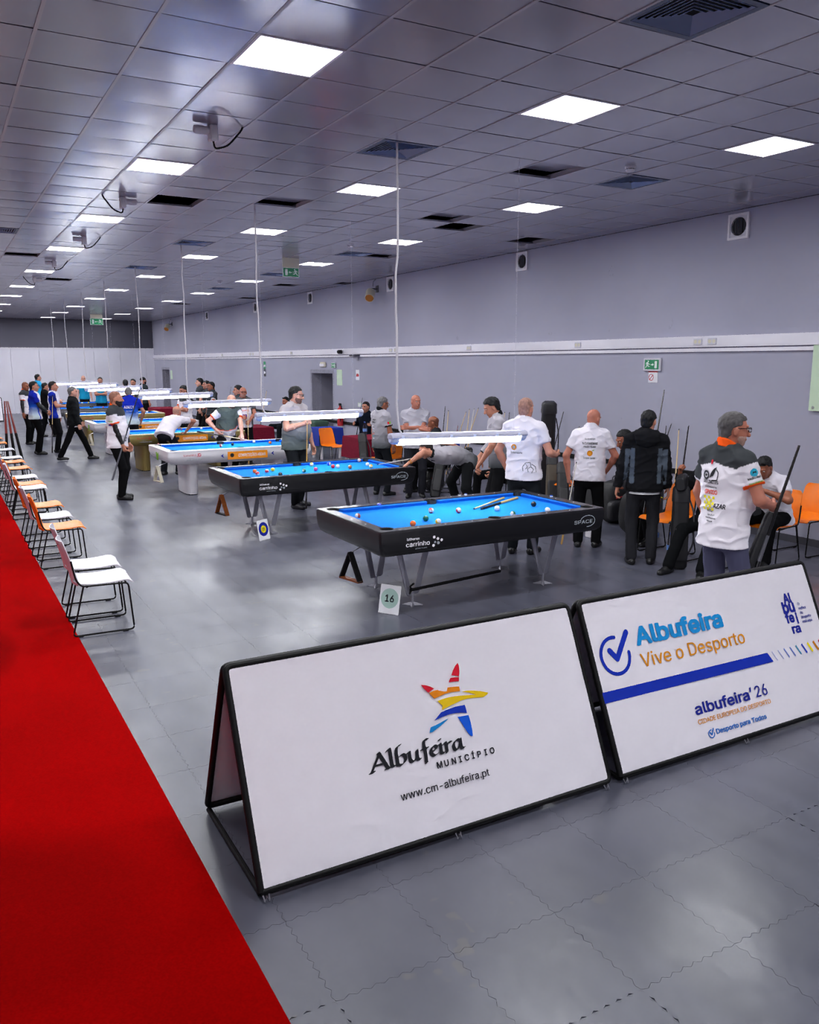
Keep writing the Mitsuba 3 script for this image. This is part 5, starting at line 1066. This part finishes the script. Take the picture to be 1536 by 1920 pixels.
# ---------------------------------------------------------------- people
LL = lambda c: lin(c)
def g3(a, b, c, l1=.35, l2=.75):
    A, B, C_ = lin(a), lin(b), lin(c)
    def f(tq, q, sl, x):
        t = np.where(sl > 0, 1-.35*sl/.2, tq); t = np.clip(t, 0, 1)[:, None]
        lo = np.clip(t/l1, 0, 1); hi = np.clip((t-l1)/(l2-l1), 0, 1)
        return (C_*(1-lo)+B*lo)*(1-hi)+A*hi
    return f
def banded(f, cuff, at=.165):
    def g(tq, q, sl, x):
        c = f(tq, q, sl, x); c[sl > at] = lin(cuff); return c
    return g
def solid_(c): return lambda tq, q, sl, x: np.tile(lin(c), (len(tq), 1))
GREY = banded(g3('#a8a4ab', '#77767c', '#33393b', .28, .72), '#17181a')
def team(tq, q, sl, x):
    """white shirt, dark grey yoke over the shoulders, orange piping and cuffs"""
    c = np.tile(lin('#e6e1e9'), (len(tq), 1)); yoke = (tq > .915-.42*np.abs(x)) & (sl < .012); c[yoke] = lin('#3b3e41')
    c[(sl > .168)] = lin('#e8501c'); c[(x < -.13) & (sl > .012)] = lin('#3b3e41'); c[(x < -.13) & (sl > .168)] = lin('#e6e1e9'); return c
def team2(tq, q, sl, x):
    c = np.tile(lin('#e6e1e9'), (len(tq), 1)); c[(tq > .85) & (sl < .04)] = lin('#3b3e41'); c[sl > .168] = lin('#e8501c'); return c
def dark_front(tq, q, sl, x):
    c = np.tile(lin('#3d4543'), (len(tq), 1)); lim = .42-.55*x; c[(tq < lim) & (sl < 0)] = lin('#e4dfe8'); c[(np.abs(tq-lim) < .018) & (sl < 0)] = lin('#e8501c')
    c[sl > .0] = lin('#dcd7df'); c[(sl > .165)] = lin('#e8501c'); return c
def white_front(tq, q, sl, x):
    c = np.tile(lin('#e4dfe8'), (len(tq), 1)); c[(tq > .72-.1*x) | (sl > 0)] = lin('#54565b'); c[np.abs(x) > .15] = lin('#54565b'); return c
def blue_grad(tq, q, sl, x):
    t = np.clip(tq, 0, 1)[:, None]; A, B, C_ = lin('#17279a'), lin('#1f55b8'), lin('#c6d6dc'); w = .04*np.sin(q[:, 0]*22+q[:, 2]*8)[:, None]; u = np.clip((t+w-.12)/.33, 0, 1); k = np.clip((t-.45)/.3, 0, 1)
    c = (C_*(1-u)+B*u)*(1-k)+A*k; c[sl > 0] = lin('#18269a'); return c
def blue_white(tq, q, sl, x):
    c = blue_grad(tq, q, sl, x); fr = (q[:, 1] > .01) & (np.abs(x) < .15) & (sl < 0); c[fr] = lin('#e2deea'); c[(np.abs(np.abs(x)-.15) < .012) & (q[:, 1] > .01) & (tq < .5)] = lin('#2240b8'); return c
def white_blue(tq, q, sl, x):
    c = np.tile(lin('#e2deea'), (len(tq), 1)); c[(np.abs(x) > .145)] = lin('#1c2f9c'); c[sl > 0] = lin('#1a2366'); return c
def hoodie(tq, q, sl, x):
    c = np.tile(lin('#17171a'), (len(tq), 1)); c[(np.abs(x) > .125) & (np.abs(x) < .175) & (tq < .8) & (tq > .14) & (sl < 0)] = lin('#4d5560'); c[(sl > .10) & (sl < .5) & (q[:, 1] < -.01) & (np.abs(x) < .235)] = lin('#4a525d'); c[tq < .055] = lin('#0e0e10'); return c
def whitehem(f):
    return f
WHT = solid_('#e4dfe9')
NW = dict(rfoot=(.11, .03), lfoot=(-.11, -.02))
# --- along the side wall, from the right
p1 = person('grey-haired man with glasses in a white shirt with orange collar behind the right board', (5.36, 4.44), 94, 1.885, top=team, collar='#ee5a1e', trousers='#4a4a60', skin='red', hair='salt', style='short', beard='light', bth=.3, glasses=True, look=28, nod=6, hem=.16, hb=.008,
            rarm=('w', (5.64, 4.22, 1.185), (.7, -.4, -1), (-1, .2, 0), 1.05), larm=((-.25, .10, .92), (-1, -.6, 0), (1, 0, 0), .5), belly=.05, build=1.02, **NW)
def pr(info, s, h, at, col, width=None, bold=False, right=(1, 0, 0), up=(0, 0, 1), name='lettering'): return decal(info, text(s, h, .001, bold, width), 'mat_ink_'+col, at, right, up, name)
BK = -.13
pr(p1, '100 LIMITES', .026, (-.02, BK, 1.268), 'bk', .17, True); pr(p1, 'photography', .016, (-.01, BK, 1.237), 'bk', .12)
decal(p1, prism(Point(0, 0).buffer(.036).difference(Point(0, 0).buffer(.022)), .001), 'mat_ink_bk', (-.065, BK, 1.325), (1, 0, 0), (0, 0, 1), 'logo_ring'); decal(p1, prism(Point(0, 0).buffer(.010), .001), 'mat_ink_bk', (-.065, BK, 1.325), (1, 0, 0), (0, 0, 1), 'logo_dot')
decal(p1, prism(union_all([Polygon([(-.03, -.02), (.0, .05), (.03, .07), (.01, .0)]), LineString([(.0, -.035), (.05, -.03), (.05, .03), (.03, .05)]).buffer(.003)]), .001), 'mat_ink_bk', (.0, BK, 1.325), (1, 0, 0), (0, 0, 1), 'logo')
pr(p1, 'ORVIDO', .034, (-.01, BK, 1.19), 'rd2', .12, True); pr(p1, 'AZAR', .034, (.075, BK, 1.095), 'bk', .10, True); pr(p1, 'MITO', .018, (-.005, BK, 1.062), 'bk', .05, True)
for k, s in enumerate(('jardim', 'construções', 'obras')): pr(p1, s, .012, (.01, BK, 1.035-.022*k), 'bk', (.07, .11, .06)[k])
for i in range(5):
    for j in range(5):
        if (i+j) % 2 == 0: decal(p1, prism(sbox(-.0105, -.0105, .0105, .0105), .001), 'mat_ink_yel' , (-.065+.021*i, BK, 1.165-.021*j), (1, 0, 0), (0, 0, 1), 'check')
decal(p1, prism(sbox(-.02, -.014, .02, .014), .0016), 'mat_ink_yel', (-.02, BK, 1.122), (1, 0, 0), (0, 0, 1), 'check'); pr(p1, 'HB', .02, (-.02, BK-.004, 1.122-.010), 'bk', .034, True)
SR = (0.16, -.0, 1.33)
e_, s_ = p1['J'][1][0], p1['sh'][1]; ax = nrm(e_-s_); rt = nrm(np.cross(ax, [1, -.35, 0])); mid = lambda t: s_+ax*t+np.array([.07, -.03, 0])
decal(p1, prism(Point(0, 0).buffer(.030), .001), 'mat_ink_aqua', mid(.075), -rt, -ax, 'badge'); decal(p1, prism(Polygon([(-.016, -.012), (-.01, .008), (.012, .006), (.018, .014), (.014, -.012), (.008, -.002), (-.008, -.002)]), .0022), 'mat_ink_bk', mid(.075), -rt, -ax, 'badge_mark')
pr(p1, 'Malibu Beach', .016, mid(.118), 'bk', .10, True, -rt, -ax); pr(p1, 'poolsport', .014, mid(.152), 'lime', .11, True, -rt, -ax)
decal(p1, prism(Polygon([(-.01, -.02), (-.012, .01), (.004, .02), (.012, .006), (.002, -.02)]), .001), 'mat_ink_red', (-.02, -.11, 1.425), (1, 0, 0), (0, 0, 1), 'tab')
cue('dark cue held upright by the grey-haired man in the white shirt', (5.53, 4.26, .62), (5.80, 4.14, 1.66), 'dark', 'black', r0=.017, r1=.009)
cue_case('slim black cue case carried by the grey-haired man', (5.50, 4.30, .66), (5.65, 4.24, 1.12), r=.034, wide=1.0, pocket=False, strap=False)
person('seated man in a white polo bowed over a cue case by the wall', (8.36, 6.22), -98, 1.74, top=banded(WHT, '#dedae4'), collar='#e2dde6', trousers='#0e0e10', skin='tan', hair='black', style='short', shades=True, pelvis=(0, -.05, .55), lean=30, nod=34, look=-8,
       rfoot=(.14, .42), lfoot=(-.14, .38), rarm=((.14, .38, .80), (1, -.2, -.3), (-.4, 0, -1), .8), larm=((-.10, .40, .88), (-1, -.2, -.3), (.4, 0, -1), .8))
cue_case('black soft case on the lap of the seated man in the white polo', (7.80, 6.02, .66), (8.02, 6.42, .70), r=.045, wide=1.4, strap=False)
person('seated man in black holding a cue upright beside the grey-haired man', (7.56, 6.42), -112, 1.76, top=solid_('#131315'), sleeve=.98, trousers='#0f1012', skin='tan', hair='dark', shades=True, pelvis=(0, -.02, .55), lean=4, nod=4,
       rfoot=(.24, .62), lfoot=(-.12, .60), rarm=('w', (7.22, 6.62, 1.06), (.6, .3, -1), (-1, 0, 0), 1.1), larm=((-.2, .2, .75), (-1, -.3, 0), (.3, 0, -1), .5), shoes='#0a0a0b')
cue('dark cue held upright by the seated man in black', (7.22, 6.66, .35), (7.27, 6.58, 1.60), 'dark', 'red')
p3 = person('man seen from behind in a black hooded jacket with grey side panels', (6.93, 6.87), 41, 1.74, top=hoodie, top_col='#19191c', sleeve=.98, hood=True, trousers='#26262a', skin='mid', hair='black', look=26, nod=10, rarm='down', larm=((-.30, .02, .87), (-.3, -1, 0), (1, 0, 0), .5), build=1.06, **NW)
def f_hem(info):
    P_, u = info['P'], np.array([0, 0, 1.0]); a = np.linspace(0, 2*np.pi, 48, endpoint=False); rings = []
    for z, g in ((-.145, .0), (-.142, .008), (-.09, .006), (-.088, -.006)): rings.append(info['world'](np.c_[P_[0]+(.172+g)*np.cos(a), P_[1]+(.135+g)*np.sin(a), np.full(48, P_[2]+z+.015)]))
    obj('shirt_hem', loft(rings), 'mat_paper_white', info['key'], smooth=40)
f_hem(p3)
cue('long dark cue rising past the head of the hooded man towards the no-smoking sign', (7.22, 7.14, .52), (7.67, 7.35, 1.97), 'dark', 'black')
person('stooping person in a black jacket behind the hooded man, holding a water bottle', (7.75, 7.62), -80, 1.74, top=solid_('#101012'), top_col='#101012', sleeve=.98, hood=True, trousers='#0e0e10', skin='tan', hair='black', pelvis=(0, -.12, .88), lean=48, nod=25, lod=0, rarm=((.25, .25, .8), (1, -.5, 0), (-1, 0, 0), .6), larm=('w', (7.50, 7.24, .92), (-1, -.2, 0), (1, 0, .2), .8))
bottle(7.49, 7.20, .62, .28, 'clear water bottle held by the stooping person in black', 1.1)
p4 = person('bald man seen from behind in a white polo, hand on his hip', (7.0, 7.88), 49, 1.71, top=banded(WHT, '#e0dbe4'), collar='#e2dde6', trousers='#0f0f11', skin='red', hair='dark', style='bald', look=28, nod=14, lean=6, larm=((-.26, -.02, .92), (-1, -.5, 0), (.8, .5, 0), .6), rarm=((.2, .22, .98), (1, -.3, -.3), (-1, 0, 0), .6), belly=.04, build=1.03, **NW)
for s, h_, z, w_, b_, c_ in (('CELSO MOURA', .016, 1.395, .13, False, 'bk'), ('S.C.FARENSE', .026, 1.335, .185, True, 'bk'), ('POOL TEAM', .024, 1.295, .145, True, 'bk'), ('Toldos Xavier', .024, 1.155, .15, False, 'bk')): pr(p4, s, h_, (.01, BK-.02, z), c_, w_, b_)
decal(p4, prism(Point(0, 0).buffer(.034), .001), 'mat_ink_br', (.015, BK-.02, 1.225), (1, 0, 0), (0, 0, 1), 'badge'); decal(p4, prism(Point(0, 0).buffer(.02), .002), 'mat_ink_ochre', (.012, BK-.02, 1.223), (1, 0, 0), (0, 0, 1), 'badge_mark'); decal(p4, prism(Polygon([(0, 0), (.03, .012), (.016, -.008)]), .001), 'mat_ink_lime', (.04, BK-.02, 1.262), (1, 0, 0), (0, 0, 1), 'badge_leaf')
cue('pale cue held low by the bald man in the white polo', (6.46, 7.72, .12), (6.62, 7.68, 1.12), 'white', 'light', r0=.012)
p5 = person('tall man in a white polo gesturing with his right hand behind the nearest table', (6.06, 7.98), 55, 1.86, top=banded(WHT, '#e0dbe4'), trousers='#1b1e22', skin='mid', hair='grey', style='shaved', look=10, nod=4, rarm=('w', (6.44, 7.86, 1.20), (.5, -.8, -.9), (-.6, .2, .6), .7), larm=((-.24, .12, .95), (-1, -.6, 0), (1, 0, 0), .5), belly=.05, build=1.06, **NW)
pr(p5, 'SAMUEL P', .018, (-.06, BK-.02, 1.375), 'bk', .11); pr(p5, 'Toldos Valente', .022, (-.045, BK-.02, 1.165), 'bk', .15)
decal(p5, prism(Point(0, 0).buffer(.034), .001), 'mat_ink_br', (-.075, BK-.02, 1.235), (1, 0, 0), (0, 0, 1), 'badge'); decal(p5, prism(Point(0, 0).buffer(.02), .002), 'mat_ink_gry', (-.077, BK-.02, 1.233), (1, 0, 0), (0, 0, 1), 'badge_mark')
decal(p5, prism(union_all([LineString([(-.05, -.05), (-.06, .0), (-.02, .05), (.03, .05), (.04, .0), (.0, -.02), (.01, -.06)]).buffer(.0025), LineString([(.04, .0), (.07, -.03), (.05, -.07)]).buffer(.0025), LineString([(-.02, .03), (.0, .0), (-.02, -.02)]).buffer(.0025), LineString([(.05, .03), (.09, .0), (.1, -.06)]).buffer(.0025)]), .001), 'mat_ink_bk', (.09, BK-.01, 1.02), (1, .25, 0), (0, 0, 1), 'line_drawing')
person('dark-haired man in a grey polo looking down behind the gesturing man', (6.62, 9.25), -62, 1.82, top=GREY, collar='#141518', trousers='#141416', skin='mid', hair='black', style='thick', nod=26, look=-4, lean=6, larm=((-.16, .26, .95), (-1, -.3, -.3), (0, 0, -1), .6), beard=None, **NW)
person('seated man in a grey polo partly hidden behind the nearest lamp', (7.86, 10.9), -98, 1.74, top=GREY, collar='#141518', trousers='#101012', skin='mid', hair='black', pelvis=(0, -.05, .55), lean=22, nod=12, rfoot=(.16, .44), lfoot=(-.16, .40), rarm=((.15, .42, .62), (1, -.3, 0), (-1, 0, 0), .6), larm=((-.2, .40, .60), (-1, -.3, 0), (1, 0, 0), .6))
p8 = person('player in a grey polo bending low over the second black table to shoot', (6.84, 10.45), -84, 1.78, top=GREY, collar='#141518', trousers='#141517', skin='mid', hair='dark', pelvis=(0, -.0, .83), lean=80, nod=22, look=-10, rfoot=(.46, -.12), lfoot=(-.43, -.02), rturn=40, lturn=-20, larm=('w', (5.86, 10.42, .875), (-.2, .1, 1), (0, -.2, -1), .35), rarm=((.22, .05, 1.02), (.3, -1, 1), (-1, 0, 0), 1.0))
for s, c, o in (('SPORTING', 'white', .02), ('TEAM', 'rd2', .07), ('POOL', 'lime', .12)): decal(p8, text(s, .03, .001, True), 'mat_ink_'+c, p8['Wp']+p8['R2']@[-.03, -.13, .16-o*1.4], (p8['R2']@[-.0, 0, 1.0])*-1.0, p8['R2']@[-1.0, 0, 0], 'lettering')
t = thing('wristwatch', 'gold and black watch on the wrist of the bending player', 'watch'); w8 = p8['world'](p8['J'][-1][1]); d8 = nrm(p8['W']@p8['J'][-1][2]); M = frame(w8-d8*.02, nrm(np.cross(d8, [0, 0, 1])), nrm(np.cross(np.cross(d8, [0, 0, 1]), d8)), d8)
obj('strap', xf(lathe([(.031, -.014), (.035, -.012), (.035, .012), (.031, .014)], 20), M), 'mat_amber', t); obj('dial', xf(cbox((0, .036, 0), (.036, .012, .036), .005), M), 'mat_black_gloss', t)
cue('pale cue under the hand of the bending player, pointing at the cue ball', (7.05, 10.60, 1.0), (5.53, 10.80, .825), 'white', 'dark')
# --- behind the second table
p9 = person('bald man with folded arms in a light grey polo, facing the camera', (7.1, 12.42), -152, 1.73, top=solid_('#a9a6b0'), collar='#9a98a6', trousers='#232329', skin='red', hair='dark', style='bald', look=-26, nod=2, belly=.09, build=1.1, rarm=((-.12, .24, 1.20), (1, -.1, -.7), (0, -1, -.2), .4), larm=((.12, .27, 1.23), (-1, -.1, -.7), (0, -1, -.2), .4), lod=0, **NW)
person('bald seated man behind the man with folded arms', (7.75, 12.75), -55, 1.75, top=solid_('#27282c'), trousers='#111113', skin='tan', hair='black', style='fringe', pelvis=(0, -.05, .55), lean=10, nod=8, rfoot=(.14, .44), lfoot=(-.14, .42), lod=1)
p11 = person('man with glasses in a grey gradient shirt, standing with a hand in his pocket', (6.68, 12.88), 78, 1.69, top=GREY, collar='#141518', trousers='#16181c', skin='tan', hair='grey', glasses=True, nod=14, look=8, rarm=((.22, .10, .86), (.8, -1, 0), (-1, 0, 0), .4), belly=.04, lod=0, **NW)
for k, (s, c, w_) in enumerate((('LICINIO', 'bk', .13), ('CAMPELO', 'bk', .14), ('Rack', 'white', .07), ('club', 'white', .06), ('pool', 'white', .06), ('H&C', 'rd2', .05), ('sport', 'aqua', .06), ('Time', 'white', .07))): pr(p11, s, .024, (-.05, BK, 1.36-.045*k-(.02 if k > 1 else 0)), c, w_, k < 2)
e_, s_ = p11['J'][1][0], p11['sh'][1]; ax = nrm(e_-s_)
for o, c in ((-.016, 'lime'), (.014, 'red')): decal(p11, prism(sbox(-.015, -.02, .015, .02), .001), 'mat_ink_'+c, s_+ax*.12+np.array([.07, -.03+o*0, 0])+np.cross(ax, [1, 0, 0])*o, -np.cross(ax, [1, -.3, 0]), -ax, 'badge')
person('seated man in a dark jacket at the wall behind the end of the second lamp', (8.78, 17.75), -118, 1.76, top=g3('#10131f', '#10131f', '#10131f'), sleeve=.98, trousers='#232836', skin='mid', hair='dark', pelvis=(0, -.05, .56), nod=2, rfoot=(.16, .46), lfoot=(-.16, .4), lod=1)
person('seated man with sunglasses on his head by the wall, left of the big bearded man', (8.6, 22.5), -110, 1.75, top=solid_('#1b2630'), sleeve=.98, trousers='#15181d', skin='red', hair='black', shades=True, pelvis=(0, -.05, .52), nod=4, rfoot=(.16, .46), lfoot=(-.16, .4), lod=1)
chair(8.72, 22.52, 190, 'dark', 'dark chair under the seated man with sunglasses on his head')
p13 = person('big bearded man with glasses holding a cue upright behind the second black table', (4.92, 12.48), 156, 1.9, top=banded(g3('#b9b2b5', '#6a7070', '#4b5452', .3, .85), '#23272a'), collar='#15171a', trousers='#15171a', skin='fair', hair='black', style='short', beard='black', bth=.7, glasses=True, look=-34, nod=10, belly=.09, build=1.1,
             rarm=('w', (4.97, 12.19, 1.36), (.9, -.2, -.8), (-1, 0, .2), 1.0), larm=((-.30, .08, .88), (-.6, -1, 0), (1, 0, 0), .4), rfoot=(.12, .10), lfoot=(-.12, -.06), rturn=2, lturn=-22, shoes='#222327')
for k in range(3): pr(p13, ('Rack', 'HOME', 'club')[k], .02, (-.09, .2, 1.335-.04*k), 'white', .06)
cue('pale cue held upright in front of the big bearded man', (4.915, 12.06, .03), (4.985, 12.10, 1.40), 'light', 'dark')
# --- white and gold tables
p15 = person('bald bearded man in a dark green shirt leaning over the white table', (4.92, 16.05), 172, 1.78, top=dark_front, collar='#ee5a1e', trousers='#0e0e10', skin='fair', hair='dark', style='bald', beard='brown', lean=28, nod=14, look=-14, pelvis=(0, -.1, .92), larm=('w', (5.06, 15.56, .90), (-1, 0, .3), (0, 0, -1), .6), rarm=((.27, .14, .98), (1, -.8, .2), (-1, 0, 0), .9), belly=.05, build=1.08, lod=1, **NW)
pr(p15, 'SPORTING', .03, (.03, .25, 1.2), 'bk', .16); pr(p15, 'BS', .035, (.02, .2, 1.10), 'purple', .07, True); pr(p15, 'R', .045, (-.07, .28, 1.32), 'ochre', .035, True)
cue('pale cue held over the white table by the leaning bearded man', (4.35, 16.15, .98), (5.20, 15.40, .825), 'pale', 'dark')
person('man in a white shirt bending over the gold table, seen from behind', (4.1, 17.42), 42, 1.76, top=WHT, trousers='#131419', skin='mid', hair='grey', style='fringe', lean=62, nod=-6, pelvis=(0, -.14, .88), rarm=('w', (4.55, 17.72, .88), (.6, -.3, 1), (-1, 0, 0), .8), larm=((-.15, .6, .95), (-1, 0, 0), (0, 0, -1), .5), rfoot=(.12, .12), lfoot=(-.14, -.02), lod=1)
p17 = person('man with a purple logo on his shirt standing behind the white table', (6.02, 18.35), -172, 1.73, top=white_front, collar='#e05a4a', trousers='#111114', skin='red', hair='light', style='fringe', glasses=True, belly=.06, build=1.05, larm=((-.08, .26, 1.02), (-1, -.2, -.4), (0, -1, 0), .9), rarm=((.1, .26, 1.12), (1, -.2, -.5), (0, -1, 0), .9), lod=1, **NW)
decal(p17, prism(sbox(-.05, -.05, .05, .05), .001), 'mat_ink_purple', (.02, .26, 1.12), (-1, 0, 0), (0, 0, 1), 'logo'); pr(p17, 'BS', .05, (.02, .265, 1.10), 'white', .06, True, (-1, 0, 0)); pr(p17, 'TEAM BS', .03, (.0, .26, 1.24), 'rd2', .2, False, (-1, 0, 0))
cue('pale cue held upright in front of the man with the purple logo', (5.98, 18.0, .05), (6.02, 18.05, 1.35), 'pale', 'light')
person('dark-haired man in profile behind the man with the purple logo', (6.32, 19.6), -75, 1.73, top=solid_('#3b3e41'), trousers='#111113', skin='mid', hair='black', style='thick', lod=1, **NW)
TG = banded(solid_('#383b3e'), '#e8e4ea')
person('tall man with a quiff and orange collar, looking left by the wall', (7.0, 25.4), -78, 1.80, top=TG, collar='#ee5a1e', trousers='#111113', skin='fair', hair='black', style='thick', lod=1, **NW)
person('man in dark grey with orange collar, right of the tall man by the wall', (6.62, 22.9), -98, 1.75, top=TG, collar='#ee5a1e', trousers='#111113', skin='tan', hair='black', larm=((-.1, .24, 1.1), (-1, 0, -.4), (0, -1, 0), .5), lod=1, **NW)
person('man half hidden between the two in dark grey shirts by the wall', (6.82, 24.05), -95, 1.76, top=TG, collar='#ee5a1e', trousers='#111113', skin='mid', hair='black', lod=2, **NW)
p22 = person('bearded man with folded arms in a white shirt behind the gold table', (5.3, 20.62), -112, 1.73, top=team2, collar='#ee5a1e', trousers='#111113', skin='mid', hair='black', beard='dark', nod=14, look=4, sleeve=.62, rarm='fold', larm='fold', lod=1, **NW)
person('man in a blue gradient shirt seen from behind at the second white table', (3.95, 20.55), 12, 1.71, top=blue_grad, trousers='#111113', skin='mid', hair='grey', nod=22, lean=10, rarm=((.26, .22, .95), (1, -.5, 0), (-1, 0, 0), .5), larm=((-.26, .22, .95), (-1, -.5, 0), (1, 0, 0), .5), build=1.1, lod=1, **NW)
k_ = labels and None
p28 = [k for k in labels if labels[k].get('label', '').startswith('man in a blue gradient')][0]
for s, h_, z, w_, c_ in (('ADECT', .06, 1.27, .23, 'white'), ('bilhar', .03, 1.19, .13, 'pale')):
    q = text(s, h_, .003, True, w_); a12 = math.radians(12); obj('lettering', xf(q, frame((3.95-.0+.17*math.sin(a12)*-1.0+.0, 20.55-.155, z*.977), (math.cos(a12), -math.sin(a12), 0), (0, .12, .99), (-math.sin(a12), -math.cos(a12), .0))), 'mat_ink_'+c_, p28)
p29 = person('bearded man with a black arm sleeve holding a cue beside the row of chairs', (2.6, 14.72), 122, 1.80, top=team2, collar='#ee5a1e', trousers='#0e0e10', skin='mid', hair='dark', style='shaved', beard='dark', look=-14, nod=2, sleeve_mat='#0d0d0f', rarm=('w', (2.66, 14.53, .89), (.5, -1, 0), (-1, .3, 0), .8), larm=((-.24, .1, .9), (-1, -.6, 0), (1, 0, 0), .5), belly=.03, build=1.03, rfoot=(.10, .06), lfoot=(-.12, -.03), rturn=0, lturn=-20)
decal(p29, prism(Point(0, 0).buffer(.035).difference(affinity.translate(Point(0, 0).buffer(.02), .01, 0)), .001), 'mat_ink_bk', (.06, .2, 1.0), (-1, .3, 0), (0, 0, 1), 'logo'); pr(p29, 'MALIBU', .02, (.15, .0, 1.29), 'lime', .08, True, (0, 1, 0)); decal(p29, prism(sbox(-.05, -.012, .0, .012), .001), 'mat_ink_navy', (.19, .0, 1.24), (0, 1, 0), (0, 0, 1), 'flag'); decal(p29, prism(sbox(.0, -.012, .05, .012), .001), 'mat_ink_dred', (.19, .0, 1.24), (0, 1, 0), (0, 0, 1), 'flag')
cue('dark cue held slanting by the bearded man beside the chairs', (2.44, 14.5, .36), (2.99, 14.6, 1.84), 'dark', 'grey', r0=.016)
# --- far left group
p30 = person('man in a black jacket walking to the right in the far left group', (2.8, 21.3), 96, 1.74, top=solid_('#16181a'), sleeve=.98, trousers='#0c0c0e', skin='fair', hair='grey', rfoot=(.08, -.36), lfoot=(-.08, .34), rturn=4, lturn=-4, pelvis=(0, 0, .93), rlift=.02, rarm=((.25, .1, .84), (.5, -1, 0), (-1, 0, 0), .6), larm=((-.24, .16, .9), (-.5, -1, 0), (1, 0, 0), .6), build=1.06, lod=1); f_hem(p30)
person('man in a white and blue polo, hand on his chest, behind the walking man', (2.62, 23.4), 106, 1.80, top=white_blue, collar='#1a2366', trousers='#0e0e11', skin='mid', hair='dark', rarm=((.06, .27, 1.16), (1, -.3, -.6), (-1, 0, 0), 1.0), lod=1, **NW)
person('man in black raising his hand, left of the far tables', (2.95, 28.5), 84, 1.66, top=solid_('#0f0f11'), trousers='#0c0c0e', skin='mid', hair='black', nod=6, larm=((-.12, .45, 1.2), (-1, 0, -.6), (0, -.3, 1), .3), rarm=((.2, .4, 1.15), (1, 0, -.6), (-1, 0, .4), .4), lod=2, rfoot=(.1, .2), lfoot=(-.1, -.15))
p33 = person('man in a dark blue and white shirt, in front in the far left group', (2.14, 23.15), 98, 1.81, top=blue_white, collar='#18205c', trousers='#0b0b0d', skin='mid', hair='black', sleeve_mat='#1b1f1d', rarm=((.05, .28, 1.02), (1, -.4, -.3), (-1, 0, 0), .8), larm=((-.05, .28, 1.04), (-1, -.4, -.3), (1, 0, 0), .8), build=1.06, lod=1, **NW)
cue('pale cue held by the man in the dark blue and white shirt', (2.46, 23.1, .02), (2.56, 23.0, 1.48), 'pale', 'dark')
person('man with orange collar and black sleeves, leftmost of the far left group', (2.2, 26.2), 124, 1.74, top=team2, collar='#ee5a1e', trousers='#0b0b0d', skin='tan', hair='black', style='shaved', sleeve_mat='#0d0d0f', look=10, nod=8, lod=1, **NW)
person('man in a light blue polo behind the far left group', (3.4, 34.9), 80, 1.84, top=solid_('#2fa3d6'), trousers='#10131a', skin='mid', hair='black', rarm=((.1, .3, 1.2), (1, 0, -.5), (-1, 0, 0), .6), lod=2, **NW)
# --- far end
person('man with a backwards cap at the far end, right of the lamps', (6.4, 30.6), 70, 1.76, top=solid_('#2d3436'), trousers='#101012', skin='mid', hair='black', style='cap', beard='black', lod=2, **NW)
person('dark-haired man at the far end seen above the lamps, left of another', (5.3, 27.95), 10, 1.74, top=solid_('#2a2c30'), trousers='#101012', skin='mid', hair='black', lod=2, **NW)
person('man at the far end seen above the lamps, right of another dark head', (5.62, 28.35), -150, 1.75, top=solid_('#3a3d42'), trousers='#101012', skin='mid', hair='black', lod=2, **NW)
person('man in a teal shirt at the far end, right one of the two in teal', (5.15, 31.75), 190, 1.76, top=solid_('#1d7fa8'), trousers='#101012', skin='mid', hair='dark', lod=2, rarm='fold', larm='fold', **NW)
person('bald man in a teal shirt at the far end, left of another in teal', (5.1, 35.3), 188, 1.77, top=solid_('#1b86ad'), trousers='#101012', skin='fair', hair='light', style='bald', lod=2, **NW)
